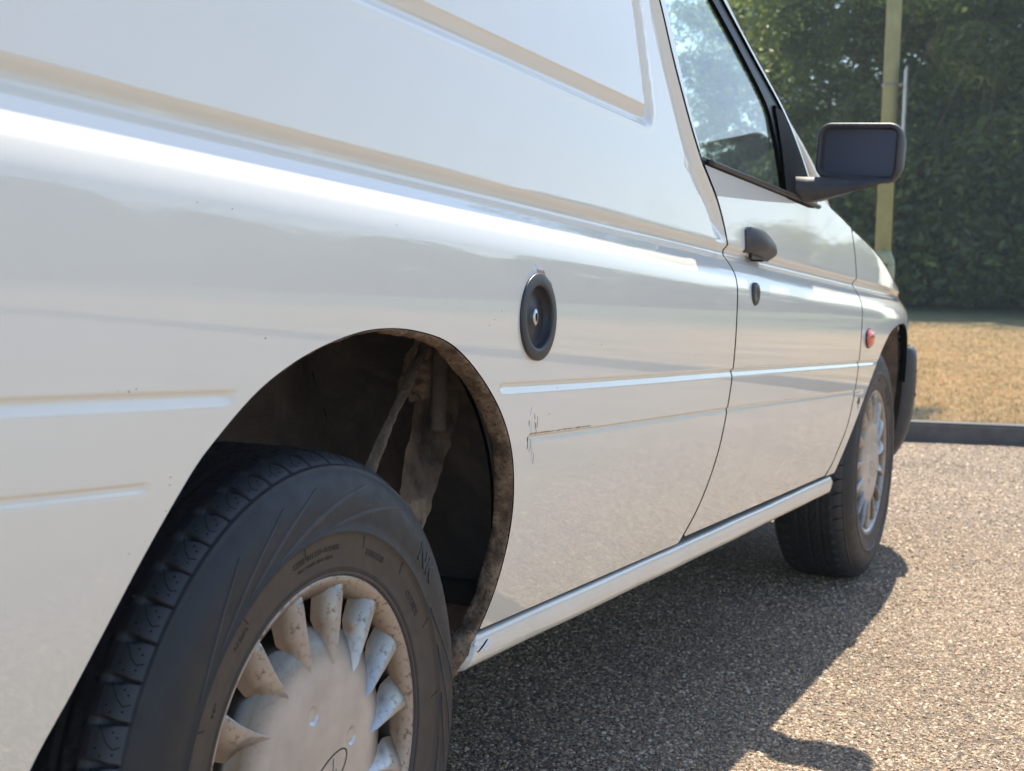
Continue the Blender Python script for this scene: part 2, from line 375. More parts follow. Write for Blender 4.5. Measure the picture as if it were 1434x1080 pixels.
def build_panel(name, xs, rows, sdf, yf, mat, parent, off=0.0, edge_r=.0018, edge_d=.010, flip=1.0):
    """height-field panel cut by a signed distance function, edges rolled inwards"""
    nx, nz = len(xs), len(rows)
    X = np.repeat(xs[:, None], nz, 1); Z = np.stack([r(xs) for r in rows], 1)
    S = sdf(X, Z)+edge_r
    ins = S < 0
    vid = -np.ones((nx, nz), int); verts = []; 
    ii, jj = np.nonzero(ins)
    cell = ins[:-1, :-1] | ins[1:, :-1] | ins[1:, 1:] | ins[:-1, 1:]
    allc = ins[:-1, :-1] & ins[1:, :-1] & ins[1:, 1:] & ins[:-1, 1:]
    vid[ii, jj] = np.arange(len(ii)); PX = list(X[ii, jj]); PZ = list(Z[ii, jj])
    ci, cj = np.nonzero(allc)
    faces = np.stack([vid[ci, cj], vid[ci+1, cj], vid[ci+1, cj+1], vid[ci, cj+1]], 1).tolist()
    em = {}
    def cross(a, b):
        k = (a, b) if a < b else (b, a)
        if k in em: return em[k]
        sa, sb = S[a], S[b]; t = sa/(sa-sb)
        t = min(max(t, .02), .98)
        PX.append(X[a]+(X[b]-X[a])*t); PZ.append(Z[a]+(Z[b]-Z[a])*t); em[k] = len(PX)-1
        return em[k]
    bi, bj = np.nonzero(cell & ~allc); segs = []
    for i, j in zip(bi.tolist(), bj.tolist()):
        c = [(i, j), (i+1, j), (i+1, j+1), (i, j+1)]; poly = []; cr = []
        for k in range(4):
            a, b = c[k], c[(k+1) % 4]
            if ins[a]: poly.append(int(vid[a]))
            if ins[a] != ins[b]:
                q = cross(a, b); poly.append(q); cr.append((q, bool(ins[a])))
        if len(poly) >= 3: faces.append(poly)
        if len(cr) == 2:
            (q0, o0), (q1, o1) = cr
            segs.append((q0, q1) if o0 else (q1, q0))
    PX = np.array(PX); PZ = np.array(PZ)
    e = 2e-4
    Y = yf(PX, PZ)+off
    gx = (yf(PX+e, PZ)-yf(PX-e, PZ))/(2*e); gz = (yf(PX, PZ+e)-yf(PX, PZ-e))/(2*e)
    N = np.stack([gx, -np.ones_like(gx), gz], 1); N /= np.linalg.norm(N, axis=1)[:, None]
    V = np.stack([PX, Y, PZ], 1)
    V = list(V); Nn = list(N)
    # rolled edge
    ring = {}
    ids = sorted({q for sg in segs for q in sg})
    if ids:
        idn = np.array(ids); ex = 1e-3
        dx = (sdf(PX[idn]+ex, PZ[idn])-sdf(PX[idn]-ex, PZ[idn])); dz = (sdf(PX[idn], PZ[idn]+ex)-sdf(PX[idn], PZ[idn]-ex))
        L = np.hypot(dx, dz)+1e-12; dx /= L; dz /= L
        for q, ax, az in zip(ids, dx, dz):
            o = np.array([ax, 0, az]); n = N[q]; row = [q]
            for a in (35, 65, 90):
                a = R(a); p = V[q]+o*edge_r*math.sin(a)-n*edge_r*(1-math.cos(a))
                V.append(p); Nn.append(n*math.cos(a)+o*math.sin(a)); row.append(len(V)-1)
            V.append(V[q]+o*edge_r-n*edge_d); Nn.append(o); row.append(len(V)-1)
            ring[q] = row
        for a, b in segs:
            A, B = ring[a], ring[b]
            for k in range(4): faces.append([A[k], A[k+1], B[k+1], B[k]][::-1])
    # winding: make faces agree with outside normal
    out = []
    Varr = np.array(V); Narr = np.array(Nn)
    for f in faces:
        out.append(f)
    f0 = faces[0]; a, b, c = Varr[f0[0]], Varr[f0[1]], Varr[f0[2]]
    if np.dot(np.cross(b-a, c-a), Narr[f0[0]]) < 0: out = [g[::-1] for g in out]
    return mesh_obj(name, Varr, out, mat, parent, normals=Narr)

def row_set(zlo, zhi, lines, coarse=.009):
    """rows following the feature lines; lines: list of (func, [local offsets])"""
    rows = []; xr = .8
    for f, offs in lines:
        for o in offs: rows.append((float(f(xr))+o, (lambda f, o: (lambda x: f(x)+o))(f, o)))
    rows.sort(key=lambda t: t[0])
    res = []
    allr = [(zlo(xr), zlo)]+rows+[(zhi(xr), zhi)]
    for (za, fa), (zb_, fb) in zip(allr, allr[1:]):
        res.append(fa)
        n = int((zb_-za)/coarse)
        for k in range(1, n+1):
            t = k/(n+1); res.append((lambda fa, fb, t: (lambda x: fa(x)*(1-t)+fb(x)*t))(fa, fb, t))
    res.append(zhi)
    return res
c_ = lambda v: (lambda x: np.full(np.shape(x), v) if np.ndim(x) else v)
rng_ = lambda a, b, s: list(np.arange(a, b+s*.5, s))
BELT = (zbelt, rng_(-.072, .020, .0017)); MIDL = (_mid, rng_(-.0125, .0070, .0012)); LOWL = (_low, rng_(-.0090, .0065, .0012))
_rp = onto([(-1.3, 1.077), (.05, 1.0058), (.889, .9640), (1.3, .943)])
recl = pchip([q[0] for q in _rp], [q[1] for q in _rp])
RECL = (recl, rng_(-.012, .040, .0018))

# ------------------------------------------------------------------ THE VAN
van = tag(empty('van'), 'white panel van with mud caked rear wheel arch and black door mirror', 'van')
side_poly = [(-1.30, .20)] + [(2.30, .20)] + []
# cargo side panel: everything behind the door shut line
side_out = [(-1.28, .250), (.35, .250), (.36, .3350), (1.085, .3265)] + [tuple(q) for q in SHUT_R[::-1]] + [(SHUT_R[0][0], 1.342), (-1.28, 1.342)]
CAP = (.3970, .7065)
def sdf_side(X, Z):
    d = sdf_poly(side_out, X, Z)+.0016
    d = np.maximum(d, -sdf_poly(ARCH, X, Z))
    d = np.maximum(d, .0460-np.hypot(X-CAP[0], Z-CAP[1]))
    return d
xs = np.concatenate([np.arange(-1.28, -.50, .02), np.arange(-.50, .87, .0055), np.arange(.87, 1.23, .0030)])
rows = row_set(c_(.245), c_(1.345), [LOWL, MIDL, BELT, RECL], .005)
build_panel('side_panel', xs, rows, sdf_side, ysurf_side, PAINT, van, edge_d=.009, edge_r=.0011)

# door
door_out = [tuple(q) for q in SHUT_R] + [tuple(q) for q in SHUT_F] + [(2.08, .8895), (1.98, .9060), (1.885, .9300)] + [(q[0]+.010, q[1]+.008) for q in TRIM_OUT[::-1]] + [(1.27, 1.335)]
def sdf_door(X, Z):
    return np.maximum(sdf_poly(door_out, X, Z)+.0020, -sdf_poly(WIN, X, Z))
door = build_panel('door', np.arange(.93, 2.23, .0042), row_set(c_(.30), c_(1.34), [LOWL, MIDL, BELT], .0042), sdf_door, lambda x, z: ysurf(x, z), PAINT, van, edge_d=.014)
# front wing
wing_out = [tuple(q) for q in SHUT_F] + [(x, float(ZTOP(x))) for x in np.linspace(2.18, 3.38, 30)] + [(3.38, .52), (2.985, .50), (2.98, .45), (2.16, .318), (2.05, .3205)]
def sdf_wing(X, Z):
    return np.maximum(sdf_poly(wing_out, X, Z)+.0020, -sdf_poly(ARCH_F, X, Z))
build_panel('front_wing', np.arange(2.0, 3.40, .0065), row_set(c_(.20), c_(.94), [LOWL, MIDL, BELT], .008), sdf_wing, lambda x, z: ysurf(x, z), PAINT, van, edge_d=.018)

# sill: rolled section swept along the body
def sill():
    V = []; F = []; prof = [(.030, .0008), (.006, .0008), (.0008, -.0002), (-.0012, -.0030), (-.0026, -.0085), (-.0032, -.0160), (-.0030, -.0250), (-.0012, -.0325), (.0032, -.0372), (.011, -.0397), (.05, -.040)]
    X = np.concatenate([np.linspace(.3765, .385, 3), np.linspace(.39, 2.10, 60), np.linspace(2.107, 2.135, 8)])
    for x in X:
        zt = float(SILLTOP_Z(x))-.0012; y0 = float(ysurf(x, zt+.002, False)) + .001
        k = 1-.55*float(sstep(2.10, 2.137, x))**2; tw = 1-.35*float(sstep(2.105, 2.137, x))
        zz = zt - .017*(1-k)
        for (a, b) in prof: V.append((x+(.55*b)*(1-float(sstep(.37, .45, x))), y0+a*tw+.006*(1-tw), zz+b*k + .0010*noise.noise(Vector((x*6, b*20, 2)))))
    n = len(prof)
    for i in range(len(X)-1):
        for j in range(n-1): F.append([i*n+j, i*n+j+1, (i+1)*n+j+1, (i+1)*n+j])
    for base in (0, (len(X)-1)*n): F.append([base+j for j in range(n)])
    o = mesh_obj('sill', V, F, PAINT, van, smooth=True)
    bm = bmesh.new(); bm.from_mesh(o.data); bmesh.ops.recalc_face_normals(bm, faces=bm.faces); bm.to_mesh(o.data); bm.free()
sill()

# dark backing behind the shut lines, with holes for arches and glass
def sdf_back(X, Z):
    d = sdf_poly([(-1.25, .32), (2.94, .32), (2.94, .60), (2.7, .76), (2.15, .85), (1.9, .88), (1.13, .90), (1.05, 1.0), (1.0, 1.30), (-1.25, 1.30)], X, Z)
    d = np.maximum(d, .412-np.hypot(X-.012, Z-.312)); d = np.maximum(d, .455-np.hypot(X-2.56, (Z-.26)))
    return d
build_panel('inner_skin', np.arange(-1.26, 3.05, .02), row_set(c_(.25), c_(1.32), [], .02), sdf_back, lambda x, z: ysurf(x, z, False), GAPDARK, van, off=.024, edge_d=.004)

# window rubber, glass
def sdf_trim(X, Z): return np.maximum(sdf_poly(WIN, X, Z)-.001, -sdf_poly(GLASS, X, Z))
build_panel('window_seal', np.arange(.93, 1.90, .0045), row_set(c_(.88), c_(1.33), [], .0045), sdf_trim, lambda x, z: ysurf(x, z, False), SEAL, van, off=.0045, edge_d=.008, edge_r=.001)
def glass_mat():
    m = NT('window_glass'); 
    tr = m.n('ShaderNodeBsdfTransparent'); tr.inputs[0].default_value = (.86, .93, .92, 1)
    gl = m.n('ShaderNodeBsdfGlossy'); gl.inputs['Roughness'].default_value = .01; gl.inputs[0].default_value = (1, 1, 1, 1)
    df = m.n('ShaderNodeBsdfDiffuse'); df.inputs[0].default_value = (.6, .6, .58, 1)
    lw = m.n('ShaderNodeLayerWeight'); lw.inputs['Blend'].default_value = .5      # Schlick reflectance of a pane, same from both sides
    pw = m.n('ShaderNodeMath', operation='POWER'); m.l(lw.outputs['Facing'], pw.inputs[0]); pw.inputs[1].default_value = 5.0
    fm = m.n('ShaderNodeMath', operation='MULTIPLY_ADD', use_clamp=True); m.l(pw.outputs[0], fm.inputs[0]); fm.inputs[1].default_value = .90; fm.inputs[2].default_value = .07
    mx = m.n('ShaderNodeMixShader'); m.l(fm.outputs[0], mx.inputs[0]); m.l(tr.outputs[0], mx.inputs[1]); m.l(gl.outputs[0], mx.inputs[2])
    dust = m.ramp(m.noise(12, 6, .6, m.coord()), [(.35, (.015,)*3), (.75, (.07,)*3)])
    m2 = m.n('ShaderNodeMixShader'); m.l(dust, m2.inputs[0]); m.l(mx.outputs[0], m2.inputs[1]); m.l(df.outputs[0], m2.inputs[2])
    m.l(m2.outputs[0], m.out.inputs['Surface']); return m.m
GLASSM = glass_mat()
build_panel('window_glass', np.arange(.93, 1.90, .012), row_set(c_(.89), c_(1.33), [], .012), lambda X, Z: sdf_poly(WIN, X, Z)+.004, lambda x, z: ysurf(x, z, False), GLASSM, van, off=.0105, edge_d=.0035, edge_r=.0005)
# outer sealing strip along the window bottom
bm = bmesh.new()
P = [(x, float(ysurf(x, .934-(x-1.117)*.0485, False))-.0015, .934-(x-1.117)*.0485+.003) for x in np.linspace(1.113, 1.862, 30)]
tube(bm, P, .0048, 8); bm_obj('weather_strip', bm, SEAL, van, True)

# ---- body far side, roof, bonnet, rear
W = 1.60
def mirror_y(y): return W-y
bm = bmesh.new()
far_prof = [(x) for x in [0]]
def strip(bm, rows_):
    vs = [[bm.verts.new(q) for q in r_] for r_ in rows_]
    for a, b in zip(vs, vs[1:]):
        for k in range(len(a)-1): bm.faces.new((a[k], a[k+1], b[k+1], b[k]))
zz = [.30, .45, .6, .75, .86, .90]
strip(bm, [[(x, W-float(ysurf(x, min(z, float(ZTOP(max(x, 1.9))) if x > 2 else z), False)), min(z, float(ZTOP(max(x, 1.9))) if x > 2 else z)) for z in zz] for x in np.linspace(-1.28, 2.2, 20)])
o = bm_obj('far_side_panel', bm, PAINT, van, True); bm = bmesh.new()
strip(bm, [[(x, W-float(ysurf(x, z, False)), z) for z in (.66, .70, .72)] for x in np.linspace(2.2, 2.95, 6)])
bm_obj('far_wing_panel', bm, PAINT, van, True); bm = bmesh.new()
strip(bm, [[(x, W-float(ysurf(x, z, False)), z) for z in (.90, 1.0, 1.1, 1.2, 1.34)] for x in np.linspace(-1.28, 1.04, 8)])
bm_obj('far_cargo_panel', bm, PAINT, van, True); bm = bmesh.new()
strip(bm, [[(x, W-float(ysurf(x, z, False)), z) for z in (1.31, 1.34)] for x in np.linspace(1.04, 1.32, 3)])
bm_obj('far_door_frame', bm, PAINT, van, True)
# roof (cargo roof higher, cab roof lower)
bm = bmesh.new()
def roofrow(x, z0, ht):
    y0 = float(ysurf(x, 1.338, False)); r_ = [(x, y0, z0)]
    for t in np.linspace(0, 1, 15): r_.append((x, y0+.012+(W-2*y0-.024)*t, z0+.012+ht*math.sin(PI*t)**.45))
    r_.append((x, W-y0, z0)); return r_
strip(bm, [roofrow(x, 1.340, h) for x, h in ((-1.28, .30), (-.9, .34), (0, .34), (.75, .33), (.98, .20), (1.12, .07), (1.30, .04), (1.36, .02))])
bm_obj('roof', bm, PAINT, van, True)
bm = bmesh.new()
strip(bm, [[(x, y, float(ZTOP(x))+.001+.028*math.sin(PI*t)**.9) for t, y in ((t, float(ysurf(x, float(ZTOP(x))-.003, False))*(1-t)+(W-float(ysurf(x, float(ZTOP(x))-.003, False)))*t) for t in [0, .01, .025, .05, .09, .15, .25, .4, .5, .6, .75, .85, .95, 1])] for x in np.linspace(2.03, 3.38, 26)])
bm_obj('bonnet', bm, PAINT, van, True)
bm = bmesh.new()
strip(bm, [[(3.38, y, z) for y in (.25, .8, 1.35)] for z in (.30, .5, .64)])
bm_obj('front_panel', bm, PAINT, van); bm = bmesh.new()
strip(bm, [[(-1.28, y, z) for y in (0, .8, 1.60)] for z in (.30, .8, 1.34)])
bm_obj('rear_panel', bm, PAINT, van)
# pillars and windscreen
bm = bmesh.new()
PA = [(2.04, .040, .897), (1.950, .042, .960), (1.86, .052, 1.018), (1.745, .066, 1.082), (1.60, .088, 1.165), (1.46, .108, 1.250), (1.345, .128, 1.330)]
PA = [(q[0], q[1]-(q[2]-.90)*.060, q[2]) for q in PA]; PA = [(q[0]-(q[2]-.90)*.10, q[1], q[2]) for q in PA]
tube(bm, PA, [.030, .024, .017, .011, .011, .011, .012], 10)
bm_obj('windscreen_pillar', bm, PAINT, van, True)
bm = bmesh.new(); tube(bm, [(x, W-y, z) for x, y, z in PA], .022, 8); bm_obj('windscreen_pillar', bm, PAINT, van, True)
bm = bmesh.new()
strip(bm, [[(2.02-(z-.925)/.405*.675+.16*math.sin(PI*t)*(1-.4*(z-.925)/.405), .06+.07*(z-.925)/.405+t*(1.48-.14*(z-.925)/.405), z) for t in np.linspace(0, 1, 13)] for z in (.925, 1.06, 1.2, 1.335)])
bm_obj('windscreen', bm, GLASSM, van, True)
# windscreen base scuttle + dashboard + interior
bm = bmesh.new()
add_box(bm, (2.12, .80, .872), (.26, 1.42, .03), bevel=.008); bm_obj('scuttle', bm, PLASTIC, van)
bm = bmesh.new()
add_box(bm, (1.86, .80, .80), (.34, 1.40, .24), bevel=.03); add_box(bm, (1.74, .36, .93), (.16, .30, .06), bevel=.02); bm_obj('dashboard', bm, INTERIOR, van)
for yy in (.42, 1.16):
    bm = bmesh.new(); add_box(bm, (1.22, yy, .52), (.48, .46, .14), bevel=.04)
    add_box(bm, (1.03, yy, .74), (.12, .42, .46), Matrix.Rotation(R(-14), 3, 'Y'), bevel=.04); bm_obj('seat', bm, SEATMAT, van, True)
bm = bmesh.new()
tube(bm, [(1.56+.05*math.cos(a), .40+.17*math.sin(a), .79+.13*math.cos(a)) for a in np.linspace(0, 2*PI, 25)], .011, 8)
bm_obj('steering_wheel', bm, PLASTIC, van, True)
bm = bmesh.new()
add_box(bm, (.90, .80, .78), (.02, 1.50, .96)); bm_obj('bulkhead', bm, INTERIOR, van)
for nm, c_0, s_0 in (('floor_pan', (1.30, .80, .335), (1.50, 1.50, .03)), ('rear_floor', (-.90, .8, .33), (.70, 1.4, .04)), ('load_floor', (0, .80, .45), (1.0, .94, .03)), ('engine_tray', (2.62, .80, .42), (1.3, 1.02, .30))):
    bm = bmesh.new(); add_box(bm, c_0, s_0); bm_obj(nm, bm, GAPDARK, van)
bm = bmesh.new(); tube(bm, [(0, .2, .285), (0, 1.4, .285)], .035, 12); bm_obj('rear_axle', bm, GAPDARK, van, True)

# ---- front bumper (black plastic, wraps round the corner) and rear bumper
bm = bmesh.new()
path = [(2.982, .012), (2.984, -.004), (2.992, -.0125), (3.012, -.0168), (3.045, -.0150), (3.10, -.004), (3.18, .022), (3.28, .075), (3.37, .16), (3.43, .30), (3.47, .55), (3.48, .8)]
secs = [(.572, .020), (.570, .009), (.560, .003), (.535, .0), (.48, -.001), (.43, .001), (.38, .006), (.34, .014), (.30, .028), (.27, .045)]
full = path + [(x, W-y) for x, y in path[::-1][1:]]
strip(bm, [[(x, y + (o if y < .8 else -o), z - .0*x) for z, o in secs] for x, y in full])
bm_obj('front_bumper', bm, PLASTIC_GREY, van, True)
for zb_ in (.505, .440):
    bm = bmesh.new(); tube(bm, [(3.03, -.010, zb_), (3.028, -.0172, zb_)], .006, 10); bm_obj('bumper_screw', bm, SEAL, van, True)
bm = bmesh.new(); add_box(bm, (-1.30, .8, .42), (.12, 1.66, .16), bevel=.03); bm_obj('rear_bumper', bm, PLASTIC_GREY, van)

# ---- wheel arches inside
def arch_shell(name, cx, cz, r, y0, y1, mat, a0=-25, a1=205, amp=.004, wall=True, n=110):
    V = []; F = []; ys = np.linspace(y0, y1, 26)
    for i in range(n+1):
        a = R(a0+(a1-a0)*i/n)
        for k, y in enumerate(ys):
            xx_, zz_ = cx+r*math.cos(a), cz+r*math.sin(a); yl = float(ysurf(xx_, max(zz_, .25), False))+.020; y = yl+(y1-yl)*k/25
            rr = r+amp*2*noise.fractal(Vector((math.cos(a)*r*14, y*14, math.sin(a)*r*22)), 1, 2, 4)-.03*sstep(y1-.06, y1, y)
            V.append((cx+rr*math.cos(a), y, cz+rr*math.sin(a)))
    m = len(ys)
    for i in range(n):
        for k in range(m-1): F.append([i*m+k, (i+1)*m+k, (i+1)*m+k+1, i*m+k+1])
    if wall:
        b = len(V); nr = 16
        for i in range(n+1):
            a = R(a0+(a1-a0)*i/n)
            for k in range(nr):
                rr = (r-.03)*(1-k/(nr-1)*.98)
                V.append((cx+rr*math.cos(a), y1+amp*3*noise.fractal(Vector((rr*math.cos(a)*9, rr*math.sin(a)*9, 3)), 1, 2, 4), cz+rr*math.sin(a)))
        for i in range(n):
            for k in range(nr-1): F.append([b+i*nr+k, b+(i+1)*nr+k, b+(i+1)*nr+k+1, b+i*nr+k+1])
    return mesh_obj(name, V, F, mat, van, smooth=True)
arch_shell('wheel_arch_liner', .010, .310, .565, .02, .30, UNDERSEAL, -4, 184)
arch_shell('wheel_arch_liner', 2.560, .265, .435, .012, .27, LINER, 2, 178, amp=.0015)

# muddy return flange round the arch opening (rear)
def arch_lip(name, curve, mat, y_in, thick, amp, t0, t1, seed=0.0):
    pts = np.array(curve); seg = np.hypot(*np.diff(pts, axis=0).T); L = np.concatenate([[0], np.cumsum(seg)]); T = L[-1]
    N = int(T/.0028); V = []; F = []; prof = 14
    for i in range(N+1):
        s = T*i/N; x = np.interp(s, L, pts[:, 0]); z = np.interp(s, L, pts[:, 1])
        x2 = np.interp(min(s+.004, T), L, pts[:, 0]); z2 = np.interp(min(s+.004, T), L, pts[:, 1])
        x1 = np.interp(max(s-.004, 0), L, pts[:, 0]); z1 = np.interp(max(s-.004, 0), L, pts[:, 1])
        tx, tz = x2-x1, z2-z1; l = math.hypot(tx, tz); nx_, nz_ = tz/l, -tx/l   # towards the wheel
        if (nx_*(0-x)+nz_*(.3-z)) < 0 and name == 'muddy_arch_lip': nx_, nz_ = -nx_, -nz_
        y0 = float(ysurf(x, z, False))
        f = sstep(t0-.12, t0+.05, s/T)*(1-0*s)
        w = y_in*(.55+.45*f)
        for k in range(prof):
            a = PI*k/(prof-1)                       # half round towards the wheel, from outer edge to inner edge
            yy = y0+.0007+w*(.5-.5*math.cos(a)); rad = thick*(.35+.65*f)*math.sin(a)**.6
            q = Vector((x*75, yy*75, z*75+seed)); rad -= .0008; nn = noise.fractal(q, 1, 2, 5)
            q2 = Vector((x*22, yy*22, z*22+seed)); nn += .8*noise.noise(q2)
            rad = max(rad+amp*nn*(math.sin(a)**.5)*(.3+.7*f), -.0012)
            wob = amp*.9*noise.noise(Vector((x*40, 7, z*40))) if k > prof*.6 else 0
            V.append((x+nx_*rad, yy+wob, z+nz_*rad))
    for i in range(N):
        for k in range(prof-1): F.append([i*prof+k, i*prof+k+1, (i+1)*prof+k+1, (i+1)*prof+k])
    return mesh_obj(name, V, F, mat, van, smooth=True)
i0 = int(len(ARCH)*.10); i1 = int(len(ARCH)*.975)
arch_lip('muddy_arch_lip', ARCH[i0:i1], MUD, .024, .0048, .0034, .46, 1)
pf = ARCH_F[8:-8]

# suspension parts and caked mud inside the rear arch
def lumpy_tube(name, pts, rads, mat, amp, seg=26, sub=14):
    P3 = [Vector(q) for q in pts]; V = []; F = []; n = 0
    rr = []; cc = []
    for i in range(len(P3)-1):
        for k in range(sub):
            t = k/sub; cc.append(P3[i].lerp(P3[i+1], t)); rr.append(rads[i]*(1-t)+rads[i+1]*t)
    cc.append(P3[-1]); rr.append(rads[-1])
    for i, c in enumerate(cc):
        t = (cc[min(i+1, len(cc)-1)]-cc[max(i-1, 0)]).normalized(); a = t.cross(Vector((1, 0, 0))).normalized(); b = t.cross(a)
        for k in range(seg):
            d = math.cos(2*PI*k/seg)*a+math.sin(2*PI*k/seg)*b
            q = (c+d*rr[i]); m_ = rr[i]+amp*noise.fractal(q*60, 1, 2, 4)+amp*.7*noise.noise(q*25)
            V.append(c+d*m_)
    for i in range(len(cc)-1):
        for k in range(seg): F.append([i*seg+k, i*seg+(k+1) % seg, (i+1)*seg+(k+1) % seg, (i+1)*seg+k])
    F.append(list(range(seg))); F.append([(len(cc)-1)*seg+k for k in range(seg)][::-1])
    return mesh_obj(name, V, F, mat, van, smooth=True)
V = []; F = []; nu_, nv_ = 60, 110
for j_ in range(nv_):
    v = j_/(nv_-1)
    xl = float(np.interp(v, [0, .35, .7, 1], [.410, .388, .350, .325])); xr_ = float(np.interp(v, [0, .35, .62, .8, 1], [.545, .535, .490, .450, .40]))
    rag = .010*noise.fractal(Vector((v*14, 1.7, 0)), 1, 2, 4)
    for i_ in range(nu_):
        u = i_/(nu_-1); x = xl+(xr_+rag-xl)*u
        fold = -.020*math.sin(PI*min(1, u*1.25))**1.4-.010*math.exp(-((u-.42-.1*math.sin(v*5))/.085)**2)+.012*sstep(.75, 1, u)
        nn = .0055*noise.fractal(Vector((x*45, v*9, 3)), 1, 2, 5)
        V.append((x+nn*.5, .112+fold+nn, .735-.30*v+.015*u))
for j_ in range(nv_-1):
    for i_ in range(nu_-1): F.append([j_*nu_+i_, j_*nu_+i_+1, (j_+1)*nu_+i_+1, (j_+1)*nu_+i_])
mesh_obj('folded_liner', V, F, MUDIN, van, smooth=True)
lumpy_tube('suspension_strut', [(.368, .074, .690), (.366, .074, .62), (.364, .074, .570)], [.0095, .009, .0095], UNDERSEAL, .001)
V = []; F = []
for i in range(90):
    t = i/89; c = Vector((.320-.150*t+.004*math.sin(t*7), .066+.008*t, .692-.180*t))
    wdt = .004+.010*t+.010*sstep(.5, .7, t)
    for k in range(8):
        u = k/7; nn = .0034*noise.fractal(Vector((t*26, u*3, 1)), 1, 2, 4)
        V.append((c.x+wdt*u+nn, c.y-.012*math.sin(PI*u)+nn*.5+.004*u, c.z+.004*u+nn))
for i in range(89):
    for k in range(7): F.append([i*8+k, i*8+k+1, (i+1)*8+k+1, (i+1)*8+k])
mesh_obj('seam_flange', V, F, MUDIN, van, smooth=True)
V = []; F = []; nx_ = 40; nz_ = 44
for i in range(nx_):
    for j in range(nz_):
        u = i/(nx_-1); v = j/(nz_-1)
        ln = .088-.006*u+.010*noise.fractal(Vector((u*7, 3.3, 0)), 1, 2, 4)
        if u < .30: ln += .075*(1-u/.30)**1.3
        top = .700; x = .338+.062*u-.052*v*(ln/.088)*(1-u*.85)
        V.append((x, .088+.008*math.sin(u*5)+.006*noise.fractal(Vector((x*40, v*8, 0)), 1, 2, 4), top-.012*u-v*ln))
for i in range(nx_-1):
    for j in range(nz_-1): F.append([i*nz_+j, i*nz_+j+1, (i+1)*nz_+j+1, (i+1)*nz_+j])
mesh_obj('inner_arch_plate', V, F, MUDIN, van, smooth=True)

# ---- fuel filler cap
cap = None
def lathe(profile, seg=96, axis_y=True):
    V = []; F = []; n = len(profile)
    for i in range(seg):
        a = 2*PI*i/seg
        for r_, y_ in profile: V.append((r_*math.cos(a), y_, r_*math.sin(a)))
    for i in range(seg):
        j = (i+1) % seg
        for k in range(n-1): F.append([i*n+k, i*n+k+1, j*n+k+1, j*n+k])
    return V, F
V, F = lathe([(.0470, .008), (.0499, .001), (.0502, -.0012), (.0496, -.0021), (.0480, -.0026), (.0400, -.0029), (.0374, -.0028), (.0362, -.0020), (.0358, -.0006), (.0354, .0080), (.0345, .0088), (.0250, .0078), (.0150, .0062), (.0128, .0058), (.0120, .0048), (.0095, .0046), (.0088, .0052), (.0, .0054)])
fc = mesh_obj('fuel_cap', V, F, PLASTIC, van, smooth=True, loc=(CAP[0], float(ysurf(*CAP, False))-.0005, CAP[1]))
fc.rotation_euler = (R(-1.5), 0, 0)
V, F = lathe([(.0074, .0060), (.0074, .0030), (.0066, .0022), (.0, .0022)], 32); lb = mesh_obj('lock_barrel', V, F, SILVER, fc, smooth=True); lb.scale = (.85, 1, 1.3)
bm = bmesh.new(); add_box(bm, (0, .0020, 0), (.0024, .0010, .0090), bevel=.0004); bm_obj('key_slot', bm, SIPE, fc)

lumpy_tube('mud_clump', [(.377, .034, .338), (.366, .044, .315), (.352, .052, .288)], [.010, .017, .012], MUD, .004, 24, 12)
# ---- paint damage: chips, scratches (thin flakes lying on the panel)
PRIMER = simple('chipped_primer', (.42, .30, .20), .8, nscale=300, var=.4)
PEEL = simple('peeled_lacquer', (.68, .70, .72), .5, nscale=200, var=.15)
RUST = simple('rust_spot', (.12, .075, .045), .9, nscale=400, var=.5)
def flake(name, cx, cz, rx, rz, mat, seed, ang=0, off=.0004, jag=.35, n=22, yfun=None):
    V = []; F = []
    rnd = random.Random(seed); ca, sa = math.cos(ang), math.sin(ang)
    for k in range(n):
        a = 2*PI*k/n; m_ = 1+jag*(rnd.random()*2-1)
        u, v = rx*m_*math.cos(a), rz*m_*math.sin(a)
        x, z = cx+u*ca-v*sa, cz+u*sa+v*ca
        yy = float((yfun or (lambda a_, b_: ysurf(a_, b_)))(x, z))
        V.append((x, yy-off, z))
    for k in range(n):
        V.append((V[k][0], V[k][1]+.0008, V[k][2]))
    V.append((cx, float((yfun or (lambda a_, b_: ysurf(a_, b_)))(cx, cz))-off, cz))
    for k in range(n):
        F.append([k, (k+1) % n, 2*n]); F.append([k, n+k, n+(k+1) % n, (k+1) % n])
    return mesh_obj(name, V, F, mat, van)
flake('paint_chip', .3965, .7632, .0110, .0052, PEEL, 3, .15, .0003, .5)
flake('paint_chip', .4150, .7550, .0070, .0026, PRIMER, 4, -.55, .0004, .5)
flake('paint_chip', .4020, .7582, .0080, .0022, PRIMER, 5, -.15, .0005, .4)
flake('paint_chip', .3740, .7548, .0050, .0024, PEEL, 6, .8, .0003, .5)
flake('paint_chip', .4360, .7400, .0022, .0055, PRIMER, 8, .35, .0004, .5)
flake('paint_chip', .4470, .6950, .0014, .0040, PRIMER, 9, .1, .0004, .5)
V0 = random.Random(5)
for k in range(15):   # crazed paint in front of the arch
    x = .392+V0.random()*.028; z = .600-V0.random()*.050-(x-.392)*.6
    flake('paint_crack', x, z, .0003+.0004*V0.random(), .003+.004*V0.random(), (PEEL, PRIMER, PEEL, PRIMER, PLASTIC_GREY)[k % 5], 20+k, V0.uniform(-.25, .5), .0004, .4, 10)
